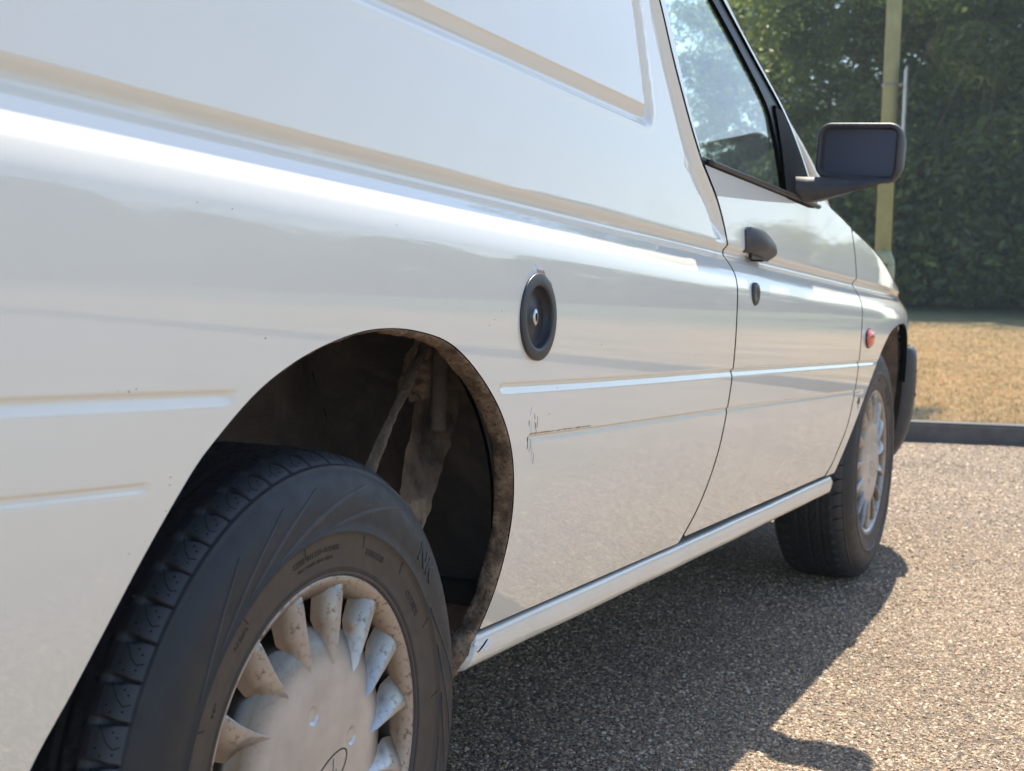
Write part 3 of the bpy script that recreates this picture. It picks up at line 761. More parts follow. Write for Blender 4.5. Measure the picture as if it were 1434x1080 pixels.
for k, (x, z) in enumerate([(-.262, .598), (-.262, .592), (-.150, .700), (.07, .80), (-.24, .806), (-.195, .803), (.30, .715), (.36, .735), (.52, .705), (-.30, .545), (-.287, .51), (-.263, .572), (.60, .667), (.27, .700), (.282, .706), (.47, .62), (-.33, .668), (-.31, .6685), (-.318, .667), (.34, .56), (.45, .59), (.66, .64), (.55, .74)]):
    flake('rust_speck', x, z, .0003+.0004*V0.random(), .0003+.0003*V0.random(), RUST, 50+k, 0, .0004, .4, 8)
# worn crease edges
for k in range(10):
    x = .400+.02*k+.008*V0.random()
    flake('worn_crease', x, float(_low(x))+.0052, .007+.006*V0.random(), .0009, PRIMER, 90+k, -.035, .0004, .5, 12)
# dented silver patch on the rear end of the sill
def sill_y(x, z):
    zt = float(SILLTOP_Z(x)); y0 = float(ysurf(x, zt, False)); b = z-zt
    return y0+.001+np.interp(-b, [0, .004, .009, .015, .023, .031, .037, .043], [.0, .0, -.0022, -.0032, -.0032, -.0028, -.0005, .006])
flake('dented_paint_patch', .392, .3180, .0210, .0085, PEEL, 11, -.22, .0008, .22, 26, sill_y)
flake('torn_metal_slit', .390, .3165, .0130, .0013, SIPE, 12, .36, .0014, .35, 16, sill_y)

# ---- door handle, lock, side repeater, badge
bm = bmesh.new()
hx0, hx1 = 1.310, 1.452
rowsv = []
for i in range(15):
    t = i/14; x = hx0+(hx1-hx0)*t
    zt = .8440-.010*t-.012*t**3+.0; zl = .7975-.014*t+.003*math.sin(PI*t)
    bul = .026*math.sin(min(1, t*1.6+.06)*PI/2)*(1-.35*t)
    zt2 = zt-.012*(1-math.sin(min(1, t*4+.2)*PI/2))
    r_ = []
    for k in range(11):
        u = k/10; z = zt2+(zl-zt2)*u
        y = float(ysurf(x, z, False))-.002-bul*(math.sin(PI*(.12+.80*u))**.55)
        r_.append((x, y, z))
    r_.append((x, float(ysurf(x, zl, False))-.002+.004, zl+.002)); r_.insert(0, (x, float(ysurf(x, zt2, False))+.003, zt2))
    rowsv.append(r_)
strip(bm, rowsv)
bm.faces.new([bm.verts.new(q) for q in rowsv[0]]); bm.faces.new([bm.verts.new(q) for q in rowsv[-1]])
bm_obj('door_handle', bm, PLASTIC_GREY, door, True)
bm = bmesh.new(); add_box(bm, (1.385, float(ysurf(1.385, .795, False))-.004, .7925), (.09, .006, .018), bevel=.003)
bm_obj('handle_recess', bm, SEAL, door)
V, F = lathe([(.0200, .004), (.0200, -.001), (.0180, -.0035), (.0120, -.0042), (.0090, -.0032), (.0, -.0030)], 40)
lk = mesh_obj('door_lock', V, F, PLASTIC, door, smooth=True, loc=(1.3150, float(ysurf(1.315, .727, False))+.0, .7272)); lk.scale = (1.15, 1, 1.0)
def lens_mat():
    m = NT('orange_lens'); m.b.inputs['Base Color'].default_value = (.75, .085, .03, 1); m.b.inputs['Roughness'].default_value = .15
    m.b.inputs['Coat Weight'].default_value = 1; w = m.n('ShaderNodeTexWave'); w.inputs['Scale'].default_value = 120; m.l(m.coord(), w.inputs['Vector'])
    m.l(m.bump(w.outputs['Fac'], .4, .001), m.b.inputs['Normal']); return m.m
V, F = lathe([(.0215, .004), (.0215, -.003), (.0190, -.0075), (.0130, -.0105), (.0, -.0115)], 40)
o = mesh_obj('side_repeater', V, F, lens_mat(), van, smooth=True, loc=(2.2720, float(ysurf(2.272, .62, False)), .6207)); o.scale = (1.6, 1, 1)
V, F = lathe([(.0235, .004), (.0235, -.002), (.021, -.004)], 40); o2 = mesh_obj('repeater_gasket', V, F, SEAL, van, smooth=True, loc=o.location); o2.scale = (1.6, 1, 1)
flake('rust_chip', 2.228, .478, .012, .011, RUST, 30, .2, .0005, .5); flake('rust_chip', 2.234, .468, .008, .006, PEEL, 31, .2, .0009, .5)

# ---- door mirror
def rrect(w, h, r, n=7):
    pts = []
    for cx, cz, a0 in ((w/2-r, h/2-r, 0), (-w/2+r, h/2-r, 90), (-w/2+r, -h/2+r, 180), (w/2-r, -h/2+r, 270)):
        for k in range(n+1):
            a = R(a0+90*k/n); pts.append((cx+r*math.cos(a), cz+r*math.sin(a)))
    return pts
mc = Vector((1.715, -.1095, .9995))
Mrot = Matrix.Rotation(R(-6), 3, 'Z') @ Matrix.Rotation(R(3), 3, 'X')
def mp(x, y, z): return tuple(mc + Mrot @ Vector((x, y, z)))
bm = bmesh.new(); rings = []
for (dx, w, h, r, oz) in [(.030, .142, .088, .012, 0), (.004, .146, .090, .014, 0), (.0, .150, .094, .017, 0), (-.001, .160, .104, .022, 0), (.004, .166, .110, .026, 0), (.020, .168, .112, .030, 0), (.045, .160, .106, .036, -.001), (.068, .140, .090, .040, -.003), (.084, .108, .064, .030, -.006), (.092, .06, .03, .014, -.008)]:
    # the inner end of the shell is a little lower than the outer one
    rings.append([bm.verts.new(mp(dx, y, z*(1+.04*(-y/.08))+oz)) for y, z in rrect(w, h, r)])
for a, b in zip(rings, rings[1:]):
    n = len(a)
    for k in range(n): bm.faces.new((a[k], a[(k+1) % n], b[(k+1) % n], b[k]))
bm.faces.new(rings[-1]); bmesh.ops.recalc_face_normals(bm, faces=bm.faces)
mir = bm_obj('door_mirror', bm, PLASTIC_GREY, van, True)
bm = bmesh.new(); g_ = [bm.verts.new(mp(.012+.006*(y/.07), y, z)) for y, z in rrect(.1435, .0885, .012)]; bm.faces.new(g_)
MG = NT('mirror_glass'); MG.b.inputs['Base Color'].default_value = (.080, .090, .122, 1); MG.b.inputs['Metallic'].default_value = .0; MG.b.inputs['Roughness'].default_value = .32
bm_obj('mirror_glass', bm, MG.m, mir)
bm = bmesh.new()
arm = [[(1.700, .000, .902), (1.700, -.022, .903), (1.690, -.075, .915), (1.690, -.150, .934), (1.70, -.180, .944)],
       [(1.672, .000, .922), (1.680, -.030, .926), (1.685, -.080, .931), (1.690, -.140, .940), (1.70, -.178, .946)],
       [(1.680, .000, .950), (1.690, -.030, .950), (1.700, -.075, .950), (1.705, -.140, .948), (1.71, -.178, .950)],
       [(1.780, .002, .955), (1.770, -.030, .952), (1.760, -.075, .952), (1.750, -.140, .950), (1.74, -.178, .950)],
       [(1.800, .002, .905), (1.780, -.030, .908), (1.760, -.075, .920), (1.745, -.140, .938), (1.73, -.178, .945)],
       [(1.700, .000, .902), (1.700, -.022, .903), (1.690, -.075, .915), (1.690, -.150, .934), (1.70, -.180, .944)]]
strip(bm, arm); bmesh.ops.remove_doubles(bm, verts=bm.verts, dist=1e-5); bmesh.ops.recalc_face_normals(bm, faces=bm.faces)
ma = bm_obj('mirror_arm', bm, PLASTIC_GREY, mir, True)
SAILM = simple('matt_black_plate', (.014, .015, .018), .75, spec=.25)
# black sail plate in the window corner
def sdf_sail(X, Z): return sdf_poly(_SAIL, X, Z)
_SAIL = onto([(1.628, .905), (1.640, 1.0), (1.645, 1.085), (1.708, 1.080), (1.78, 1.02), (1.838, .9535), (1.868, .897), (1.80, .895), (1.628, .905)])
build_panel('mirror_sail', np.arange(1.55, 1.89, .006), row_set(c_(.88), c_(1.10), [], .006), sdf_sail, lambda x, z: ysurf(x, z, False), SAILM, van, off=-.001, edge_r=.003, edge_d=.010)

# ------------------------------------------------------------------ WHEELS  (local origin = hub centre, outside towards -y)
TW = .186
def tyre_mesh():
    # profile of (r, y); outer bead -> sidewall -> shoulder -> tread -> inner side
    P = [(.1795, .012), (.1800, .002), (.1835, -.0035), (.1890, -.0042), (.1930, -.0040), (.200, -.0052), (.208, -.0066), (.216, -.0076), (.2205, -.0082), (.2215, -.0100), (.2235, -.0104), (.2250, -.0092),
         (.235, -.0092), (.245, -.0088), (.255, -.0074), (.264, -.0046), (.272, -.0004), (.2790, .0040), (.2815, .0062), (.2830, .0060), (.2842, .0076), (.2846, .0100), (.2862, .0112),
         (.2885, .0140), (.2908, .0175), (.2928, .0215), (.2942, .0260), (.2953, .0310), (.2961, .0360), (.2966, .0400), (.2969, .0440), (.2972, .0480)]
    tread = []
    for yy in np.arange(.052, .1345, .0030): tread.append((.2974+.0012*math.cos((yy-.09)/.05*1.2), float(yy)))
    P += tread
    P += [(r_, TW*.963-y_ - .0) for r_, y_ in P[:32][::-1]]
    n = len(P); SEG = 1760; P = np.array(P)
    th = np.arange(SEG)/SEG*2*PI
    rr = np.repeat(P[None, :, 0], SEG, 0).copy(); yy = np.repeat(P[None, :, 1], SEG, 0).copy()
    pitch_ = 2*PI/55; deg = PI/180
    yv = P[:, 1]; rv = P[:, 0]
    tr = rv > .2855
    # lug notches: outer shoulder
    for k in range(n):
        if not tr[k]: continue
        q = yv[k]; qo = min(q, TW*.963-q)
        if qo < .0400:
            c = -.35*deg*(qo-.011)/.025
            ph = (th+c+pitch_/2) % pitch_ - pitch_/2
            w = (.0009+.0036*sstep(.018, .030, qo))/.29
            depth = .0085*sstep(.0108, .0122, qo)*(1-sstep(.0345, .0370, qo))
            rr[:, k] -= depth*(1-sstep(w*.6, w+.0009/.29, np.abs(ph)))
            rr[:, k] -= .0011*sstep(.0310, .0330, qo)      # worn step where the blocks meet the crown
        # circumferential worn grooves
        if q > .040 and q < TW*.963-.040: rr[:, k] -= .0011
        for gy in (.062, .0895, .117):
            rr[:, k] -= .0022*(1-sstep(.0018, .0042, abs(q-gy)))
    # worn centre pattern: short irregular nicks
    for k in range(n):
        q = yv[k]
        if .043 < q < .136:
            for (yc, w0, sk, off, hw) in ((.050, .006, 8, .0, .9), (.0755, .009, -10, 2.1, .8), (.103, .009, 10, 4.0, .8), (.128, .006, -8, 1.2, .9)):
                if abs(q-yc) < w0:
                    c = sk*(q-yc)/w0*.12*deg*3
                    ph = (th+c+off*deg+pitch_/2) % pitch_ - pitch_/2
                    rr[:, k] -= .0020*(1-sstep(hw*.4*deg, hw*deg*.75, np.abs(ph)))*(1-sstep(w0*.6, w0, abs(q-yc)))
    # sag above the contact patch is ignored, tyre sits 2 mm into the chippings
    V = np.stack([rr*np.cos(th)[:, None], yy, rr*np.sin(th)[:, None]], 2).reshape(-1, 3)
    i = np.arange(SEG)[:, None]; k = np.arange(n-1)[None, :]; j = (i+1) % SEG
    F = np.stack([i*n+k, j*n+k, j*n+k+1, i*n+k+1], 2).reshape(-1, 4)
    me = bpy.data.meshes.new('tyre'); me.from_pydata(V.tolist(), [], F.tolist())
    for m_ in (RUBBER, RUBBER_TREAD, RUBBER_BEAD, RUBBER_LIGHT): me.materials.append(m_)
    mi = np.zeros((SEG, n-1), int); mid_r = (P[:-1, 0]+P[1:, 0])/2
    mi[:, (mid_r > .2940) & (P[:-1, 1] > .0325)] = 1; mi[:, (mid_r > .2850) & (P[:-1, 1] < .0325)] = 3; mi[:, (mid_r < .2212) & (mid_r > .190)] = 2
    ins_ = P[:-1, 1] > .05
    mi[:, ins_ & (mid_r < .2940)] = 0
    me.polygons.foreach_set('material_index', mi.reshape(-1)); me.polygons.foreach_set('use_smooth', [True]*len(me.polygons)); me.update()
    return me
TYRE = tyre_mesh()
def sidewall_y(r_):
    return float(np.interp(r_, [.1890, .193, .208, .2205, .2235, .2250, .235, .245, .255, .264, .272, .279, .2815, .2846, .2862, .2885, .2908, .2928, .2942, .2953, .2961, .2969, .2972],
                               [-.0042, -.0040, -.0066, -.0082, -.0104, -.0092, -.0092, -.0088, -.0074, -.0046, -.0004, .0040, .0062, .0100, .0112, .0140, .0175, .0215, .0260, .0310, .0360, .0440, .0480]))
def tread_r(y_):
    return float(np.interp(y_, [.0062, .0076, .0112, .0140, .0175, .0215, .0260, .0310, .0360, .0440, .0480], [.2815, .2842, .2862, .2885, .2908, .2928, .2942, .2953, .2961, .2969, .2972]))
# thin zig-zag sipes on every shoulder block
def sipes_mesh():
    V = []; F = []
    for k in range(55):
        a0 = 2*PI*k/55
        pts = [(3.6, .0122), (4.15, .0165), (3.2, .0220), (.75, .0300)]
        for (d0, y0), (d1, y1) in zip(pts, pts[1:]):
            nseg = 3
            for s in range(nseg+1):
                t = s/nseg; d = d0+(d1-d0)*t; y = y0+(y1-y0)*t; r_ = tread_r(y)+.00022
                for sg in (-1, 1):
                    a = a0+R(d)+sg*.00045/.29
                    V.append((r_*math.cos(a), y-.0002, r_*math.sin(a)))
            b = len(V)-2*(nseg+1)
            for s in range(nseg): F.append([b+2*s, b+2*s+1, b+2*s+3, b+2*s+2])
        for (d, y) in ((5.3, .0245), (1.6, .0185), (4.3, .0290), (4.9, .0160), (2.3, .0150)):   # pin holes
            a1 = a0+R(d); r_ = tread_r(y)+.00022; b = len(V)
            for q in range(5):
                aa = 2*PI*q/5; yq = y+.0009*math.sin(aa); an = a1+.0009*math.cos(aa)/.29; r_ = tread_r(yq)+.00022
                V.append((r_*math.cos(an), yq-.0002, r_*math.sin(an)))
            F.append([b+q for q in range(5)])
    me = bpy.data.meshes.new('sipe'); me.from_pydata(V, [], F); me.materials.append(SIPE); me.update(); return me
SIPES = sipes_mesh()
# raised blades on the sidewall
def swoosh_mesh():
    V = []; F = []
    def blade(a0, a1, r0, r1, w):
        n = 26; b = len(V)
        for i in range(n+1):
            t = i/n; a = R(a0+(a1-a0)*t); r_ = r0+(r1-r0)*t**1.5; ww = w*math.sin(PI*t**.8)**.8*.5+.0002
            for s, h in ((-1, .0), (-.7, .0007), (.7, .0007), (1, .0)):
                q = r_+s*ww; V.append((q*math.cos(a), sidewall_y(q)-h-.0001, q*math.sin(a)))
        for i in range(n):
            for k in range(3): F.append([b+i*4+k, b+(i+1)*4+k, b+(i+1)*4+k+1, b+i*4+k+1])
    for base in (0, 120, 240):
        blade(base+112, base+74, .227, .2700, .0055); blade(base+124, base+94, .229, .268, .0040)
        blade(base+92, base+54, .228, .2745, .0042); blade(base+138, base+106, .228, .266, .0030); blade(base+150, base+122, .229, .2640, .0024)
    me = bpy.data.meshes.new('sidewall_blade'); me.from_pydata(V, [], F); me.materials.append(RUBBER_LIGHT); me.polygons.foreach_set('use_smooth', [True]*len(F)); me.update(); return me
SWOOSH = swoosh_mesh()
# lettering bent round the sidewall
def text_polys(txt, size, extr=0, shear=0, space=1.0):
    cu = bpy.data.curves.new('t', 'FONT'); cu.body = txt; cu.size = size; cu.align_x = 'CENTER'; cu.extrude = extr; cu.shear = shear; cu.space_character = space
    cu.resolution_u = 2
    ob = bpy.data.objects.new('t', cu); col.objects.link(ob); dg = bpy.context.evaluated_depsgraph_get()
    me = bpy.data.meshes.new_from_object(ob.evaluated_get(dg)); bpy.data.objects.remove(ob)
    return me
def ring_text(name, items, mat):
    V = []; F = []
    for txt, size, rad, adeg, ex, bold in items:
        me = text_polys(txt, size, ex, 0, 1.05); b = len(V)
        for v in me.vertices:
            a = R(adeg)-v.co.x/rad; r_ = rad+v.co.y
            V.append((r_*math.cos(a), sidewall_y(r_)-v.co.z-ex*.9, r_*math.sin(a)))
        for f in me.polygons: F.append([b+i for i in f.vertices])
    me = bpy.data.meshes.new(name); me.from_pydata(V, [], F); me.materials.append(mat); me.update(); return me
LETTERM = rubber_mat('band_lettering_rubber', (.026, .021, .019), (.040, .033, .029))
TXT1 = ring_text('raised_lettering', [('NK', .030, .2400, 41, .0006, 1)], RUBBER_LIGHT)
TXT2 = ring_text('small_lettering', [('STEEL BELTED RADIAL', .0075, .2065, 96, .0003, 0), ('TUBELESS', .0085, .2035, 66, .0003, 0), ('MAX. LOAD  MAX. PRESS.', .0050, .1985, 96, .0002, 0), ('OUTSIDE', .0085, .2030, 38, .0003, 0), ('RADIAL', .0070, .2050, 132, .0003, 0), ('DOT', .0060, .1990, 150, .0003, 0)], LETTERM)
# fine ribs / joints of the dusty band
V = []; F = []
for adeg in (101, 73, 50.5, 27, 128, 155, 4, -20):
    b = len(V)
    for r_ in (.2085, .213, .217, .2212):
        for s in (-1, 1):
            a = R(adeg+(r_-.2085)*80)+s*.0005/.21; V.append((r_*math.cos(a), sidewall_y(r_)-.0003, r_*math.sin(a)))
    for i in range(3): F.append([b+2*i, b+2*i+1, b+2*i+3, b+2*i+2])
RIBS = bpy.data.meshes.new('band_rib'); RIBS.from_pydata(V, [], F); RIBS.materials.append(SIPE); RIBS.update()
# square load mark on the sidewall
V = []; F = []
def ring_box(a0, a1, r0, r1, w):
    for (A0, A1, R0, R1) in ((a0, a1, r0, r0+w), (a0, a1, r1-w, r1), (a0, a0+R(w/.25*57.3*0+.25), r0, r1), (a1-R(.25), a1, r0, r1)):
        b = len(V); n = 6
        for i in range(n+1):
            a = A0+(A1-A0)*i/n
            for r_ in (R0, R1): V.append((r_*math.cos(a), sidewall_y(r_)-.0005, r_*math.sin(a)))
        for i in range(n): F.append([b+2*i, b+2*i+1, b+2*i+3, b+2*i+2])
ring_box(R(170), R(180), .236, .256, .0010); ring_box(R(172), R(178), .241, .251, .0008)
BOXM = bpy.data.meshes.new('load_mark'); BOXM.from_pydata(V, [], F); BOXM.materials.append(RUBBER_LIGHT); BOXM.update()

def cover_parts():
    parts = []
    V, F = lathe([(.0, -.0035), (.03, -.0032), (.060, -.0022), (.085, -.0004), (.100, .0016), (.112, .0042), (.1225, .0080), (.1300, .0115), (.1345, .0150), (.1365, .0200), (.1360, .030)], 180)
    Vn = []
    for x, y, z in V:     # four shallow wheel bolt dimples
        for q in range(4):
            a = R(16+90*q); d = math.hypot(x-.056*math.cos(a), z-.056*math.sin(a))
            y += .0022*(1-sstep(.0055, .0105, d))
        Vn.append((x, y, z))
    # finer dome
    rad = np.concatenate([np.linspace(0, .10, 60), [.106, .112, .117, .1225, .1262, .1300, .1325, .1345, .1358, .1365, .1362]])
    yy = np.interp(rad, [0, .03, .06, .085, .10, .112, .1225, .130, .1345, .1365], [-.0035, -.0032, -.0022, -.0004, .0016, .0042, .0080, .0115, .0150, .0200]); yy[-1] = .032
    seg = 220; V = []; F = []; n = len(rad)
    for i in range(seg):
        a = 2*PI*i/seg
        for r_, y in zip(rad, yy):
            x, z = r_*math.cos(a), r_*math.sin(a); y = float(y)
            for q in range(4):
                b = R(16+90*q); d = math.hypot(x-.056*math.cos(b), z-.056*math.sin(b)); y += .0024*(1-float(sstep(.0060, .0098, d)))
            V.append((x, y, z))
    for i in range(seg):
        j = (i+1) % seg
        for k in range(n-1): F.append([i*n+k, i*n+k+1, j*n+k+1, j*n+k])
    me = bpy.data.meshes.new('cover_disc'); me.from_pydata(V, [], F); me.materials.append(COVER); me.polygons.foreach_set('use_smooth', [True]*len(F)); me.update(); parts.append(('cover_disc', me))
    V, F = lathe([(.1790, .012), (.1812, .0040), (.1812, -.0002), (.1797, -.0018), (.1775, -.0020), (.1745, .0002), (.1690, .0045), (.1635, .0085), (.1602, .0120), (.1588, .0170), (.1585, .032)], 220)
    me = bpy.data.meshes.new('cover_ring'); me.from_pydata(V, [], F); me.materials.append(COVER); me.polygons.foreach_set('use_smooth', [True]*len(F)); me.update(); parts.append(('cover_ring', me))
    return parts
def spoke_mesh():
    # turbine vane: high ridge on one side, slopes down to a slot on the other
    V = []; F = []; nv = 22; nu = 9
    def disc_y(r_): return float(np.interp(r_, [0, .085, .10, .112, .1225, .130, .1345, .1365, .17], [-.0035, -.0004, .0016, .0042, .0080, .0115, .0150, .0200, .032]))
    for i in range(nv+1):
        t = i/nv; r_ = .094+(.1765-.094)*t
        wdeg = .5+12.2*min(1.0, max(0.0, (t-.03)/.52))
        ridge = float(np.interp(t, [0, .12, .5, .80, .92, 1], [disc_y(.094)+.0004, -.0024, -.0030, -.0012, .0010, .0045]))
        bend = 2.0*math.sin(PI*t*.9)
        for k in range(nu+1):
            u = k/nu; a = R(bend+wdeg*u-1.0)
            low = min(disc_y(r_)+.0005, .0120)
            y = ridge+(low-ridge)*float(sstep(.02, 1.15, u)/sstep(.02, 1.15, 1))**.8
            V.append((r_*math.cos(a), y, r_*math.sin(a)))
        a = R(bend-1.0-.5)                       # rounded nose and vertical back face
        V.append((r_*math.cos(a), ridge+.0016, r_*math.sin(a)))
        a = R(bend-1.0-1.0*min(1, t*3)); V.append((r_*math.cos(a), max(disc_y(r_), ridge)+.022*float(sstep(.05, .4, t))+.0012, r_*math.sin(a)))
    m_ = nu+3
    for i in range(nv):
        b, c = i*m_, (i+1)*m_
        for k in range(nu): F.append([b+k, b+k+1, c+k+1, c+k])
        F.append([b, c, c+nu+1, b+nu+1]); F.append([b+nu+1, c+nu+1, c+nu+2, b+nu+2])
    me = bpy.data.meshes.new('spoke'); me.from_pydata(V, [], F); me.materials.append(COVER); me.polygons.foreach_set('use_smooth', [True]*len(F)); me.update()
    return me
SPOKE = spoke_mesh(); CPARTS = cover_parts()
V, F = lathe([(.1850, .010), (.1868, .0025), (.1862, -.0028), (.1835, -.0040), (.1812, -.0030), (.1800, .004), (.1780, .02), (.172, .05), (.160, .082), (.14, .078), (.12, .070), (.06, .072), (0, .072)], 160)
RIM = bpy.data.meshes.new('rim'); RIM.from_pydata(V, [], F)
RIMEDGE = simple('black_rim_edge', (.035, .036, .042), .4); RIM.materials.append(STEEL); RIM.materials.append(RIMEDGE)
n_ = 12
RIM.polygons.foreach_set('material_index', [1 if (k % n_) < 6 else 0 for k in range(len(F))]); RIM.polygons.foreach_set('use_smooth', [True]*len(F)); RIM.update()
V, F = lathe([(.17, .165), (.10, .155), (.0, .15)], 48); BACKP = bpy.data.meshes.new('brake_drum'); BACKP.from_pydata(V, [], F); BACKP.materials.append(GAPDARK); BACKP.update()
# oval badge: outline ring and script
V = []; F = []
EA, EB, ET = .0400, .0165, R(27)
ecx, ecz = .0085, -.0140
def dome_y(x, z): return float(np.interp(math.hypot(x, z), [0, .03, .06, .085], [-.0035, -.0032, -.0022, -.0004]))
for k in range(80):
    a = 2*PI*k/80
    for w in (1, .955):
        u, v = EA*math.cos(a)*(w if w == 1 else w), EB*math.sin(a)*(w if w == 1 else .90)
        x, z = ecx+u*math.cos(ET)-v*math.sin(ET), ecz+u*math.sin(ET)+v*math.cos(ET)
        V.append((x, dome_y(x, z)-.0004, z))
for k in range(80):
    j = (k+1) % 80; F.append([2*k, 2*k+1, 2*j+1, 2*j])
def stroke(pts, w):
    P2 = spline(pts, 6); b = len(V)
    for i, q in enumerate(P2):
        t = np.array(P2[min(i+1, len(P2)-1)])-np.array(P2[max(i-1, 0)]); t /= np.linalg.norm(t)+1e-9; nn = np.array([-t[1], t[0]])
        for s in (-1, 1):
            u, v = q[0]+nn[0]*w*s, q[1]+nn[1]*w*s
            x, z = ecx+u*math.cos(ET)-v*math.sin(ET), ecz+u*math.sin(ET)+v*math.cos(ET); V.append((x, dome_y(x, z)-.0004, z))
    for i in range(len(P2)-1): F.append([b+2*i, b+2*i+1, b+2*i+3, b+2*i+2])
mm_ = .001
for L_ in ([(-27, 1), (-25, 7), (-17, 9), (-8, 8)], [(-15, 9), (-18, 0), (-22, -7), (-27, -7)], [(-23, 1), (-17, 1.5), (-12, 3)],
           [(-8, 2), (-12, 1), (-12, -4), (-8, -4), (-6, 0), (-8, 2), (-4, 1)], [(-2, 2), (-1, 1), (-3, -5)], [(-2, -1), (1, 2), (4, 2)],
           [(10, 1), (5, 1), (4, -4), (8, -4), (11, 1)], [(17, 11), (13, 3), (10, -3), (13, -5), (17, -2)]):
    stroke([(u*mm_, v*mm_) for u, v in L_], .0005)
BADGE = bpy.data.meshes.new('oval_badge'); BADGE.from_pydata(V, [], F); BADGE.materials.append(PLASTIC); BADGE.update()

def make_wheel():
    w = bpy.data.objects.new('wheel', RIM); link(w, van)
    for nm, me in [('tyre', TYRE), ('sidewall_blade', SWOOSH), ('raised_lettering', TXT1), ('small_lettering', TXT2), ('band_rib', RIBS), ('load_mark', BOXM), ('brake_drum', BACKP), ('oval_badge', BADGE)]+CPARTS:
        o = link(bpy.data.objects.new(nm, me), w)
        if nm in ('sidewall_blade', 'small_lettering', 'band_rib', 'load_mark', 'raised_lettering', 'oval_badge'): o['kind'] = 'stuff'
    s = link(bpy.data.objects.new('sipe', SIPES), w); s['kind'] = 'stuff'
    for k in range(15):
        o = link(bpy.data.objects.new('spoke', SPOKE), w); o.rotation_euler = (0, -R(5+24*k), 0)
    return w
wheel0 = make_wheel(); wheel0.location = (0, 0, .290)
def copy_wheel(loc, rot):
    c = wheel0.copy(); col.objects.link(c); c.parent = van; c.location = loc; c.rotation_euler = rot
    for ch in list(wheel0.children):
        d = ch.copy(); col.objects.link(d); d.parent = c
    return c
fwh = copy_wheel((2.598, .010, .296), (0, R(47), 0)); fwh.rotation_euler = (0, R(47), R(0))
copy_wheel((0, W, .290), (0, R(20), PI)); copy_wheel((2.598, W, .290), (0, R(80), PI))

# ------------------------------------------------------------------ GROUND
def gravel_mat():
    m = NT('chippings'); c = m.coord()
    v = m.n('ShaderNodeTexVoronoi', feature='F1'); v.inputs['Scale'].default_value = 170; v.inputs['Randomness'].default_value = 1; m.l(c, v.inputs['Vector'])
    sc = m.n('ShaderNodeSeparateColor'); m.l(v.outputs['Color'], sc.inputs[0])
    colr = m.ramp(sc.outputs[0], [(0, (.09, .068, .050)), (.25, (.20, .15, .108)), (.55, (.33, .25, .178)), (.85, (.46, .36, .26)), (1, (.62, .54, .44))])
    big = m.ramp(m.noise(1.3, 5, .6, c), [(.3, (.62, .60, .58)), (.7, (1.12, 1.09, 1.04))])
    colr = m.mix(1.0, colr, big, 'MULTIPLY')
    v2 = m.n('ShaderNodeTexVoronoi', feature='DISTANCE_TO_EDGE'); v2.inputs['Scale'].default_value = 170; m.l(c, v2.inputs['Vector'])
    edge = m.ramp(v2.outputs['Distance'], [(0, (.05, .045, .04)), (.10, (1, 1, 1))])
    colr = m.mix(.75, colr, m.mix(1, colr, edge, 'MULTIPLY'))
    m.l(colr, m.b.inputs['Base Color']); m.b.inputs['Roughness'].default_value = .85
    h = m.ramp(v2.outputs['Distance'], [(0, (0, 0, 0)), (.35, (1, 1, 1))])
    hm = m.mix(.5, h, v.outputs['Color'])
    b = m.bump(hm, 1.0, .006); b = m.bump(m.noise(700, 3, .7, c), .5, .001, b)
    m.l(b, m.b.inputs['Normal']); return m.m
GRAVEL = gravel_mat()
KDIR = Vector((-.289, .957, 0)); KN = Vector((.957, .289, 0)); K0 = Vector((5.885, .40, 0))   # kerb line through K0
A_ = K0+KDIR*140; B_ = K0-KDIR*140
V = [(-60, A_.y+10, 0), (-60, B_.y-10, 0), (B_.x+.02, B_.y-10, 0), (B_.x+.02, B_.y, 0), (A_.x+.02, A_.y, 0), (A_.x+.02, A_.y+10, 0)]
park = mesh_obj('ground', V, [[0, 1, 2, 3, 4, 5]], GRAVEL); tag(park, kind='structure')
# loose/bedded chips: real stones over the part of the lot near the van
STONE_MATS = [simple('stone_tan', (.40, .285, .178), .8, nscale=90, var=.35), simple('stone_pale', (.60, .49, .35), .75, nscale=90, var=.25), simple('stone_dark', (.10, .082, .066), .8, nscale=90, var=.4), simple('stone_brown', (.27, .18, .115), .8, nscale=90, var=.35), simple('stone_grey', (.22, .19, .155), .8, nscale=90, var=.3)]
stones = []
for k in range(10):
    bm = bmesh.new(); bmesh.ops.create_icosphere(bm, subdivisions=1, radius=.5)
    rd = random.Random(k)
    sx_, sy_, sz_ = rd.uniform(.8, 1.35), rd.uniform(.6, 1.0), rd.uniform(.40, .75)
    for v in bm.verts: v.co = Vector((v.co.x*sx_, v.co.y*sy_, v.co.z*sz_))*rd.uniform(.78, 1.2)
    me = bpy.data.meshes.new('stone'); bm.to_mesh(me); bm.free(); me.materials.append(STONE_MATS[[0, 0, 1, 3, 4, 0, 3, 1, 2, 4][k]]); stones.append(me)
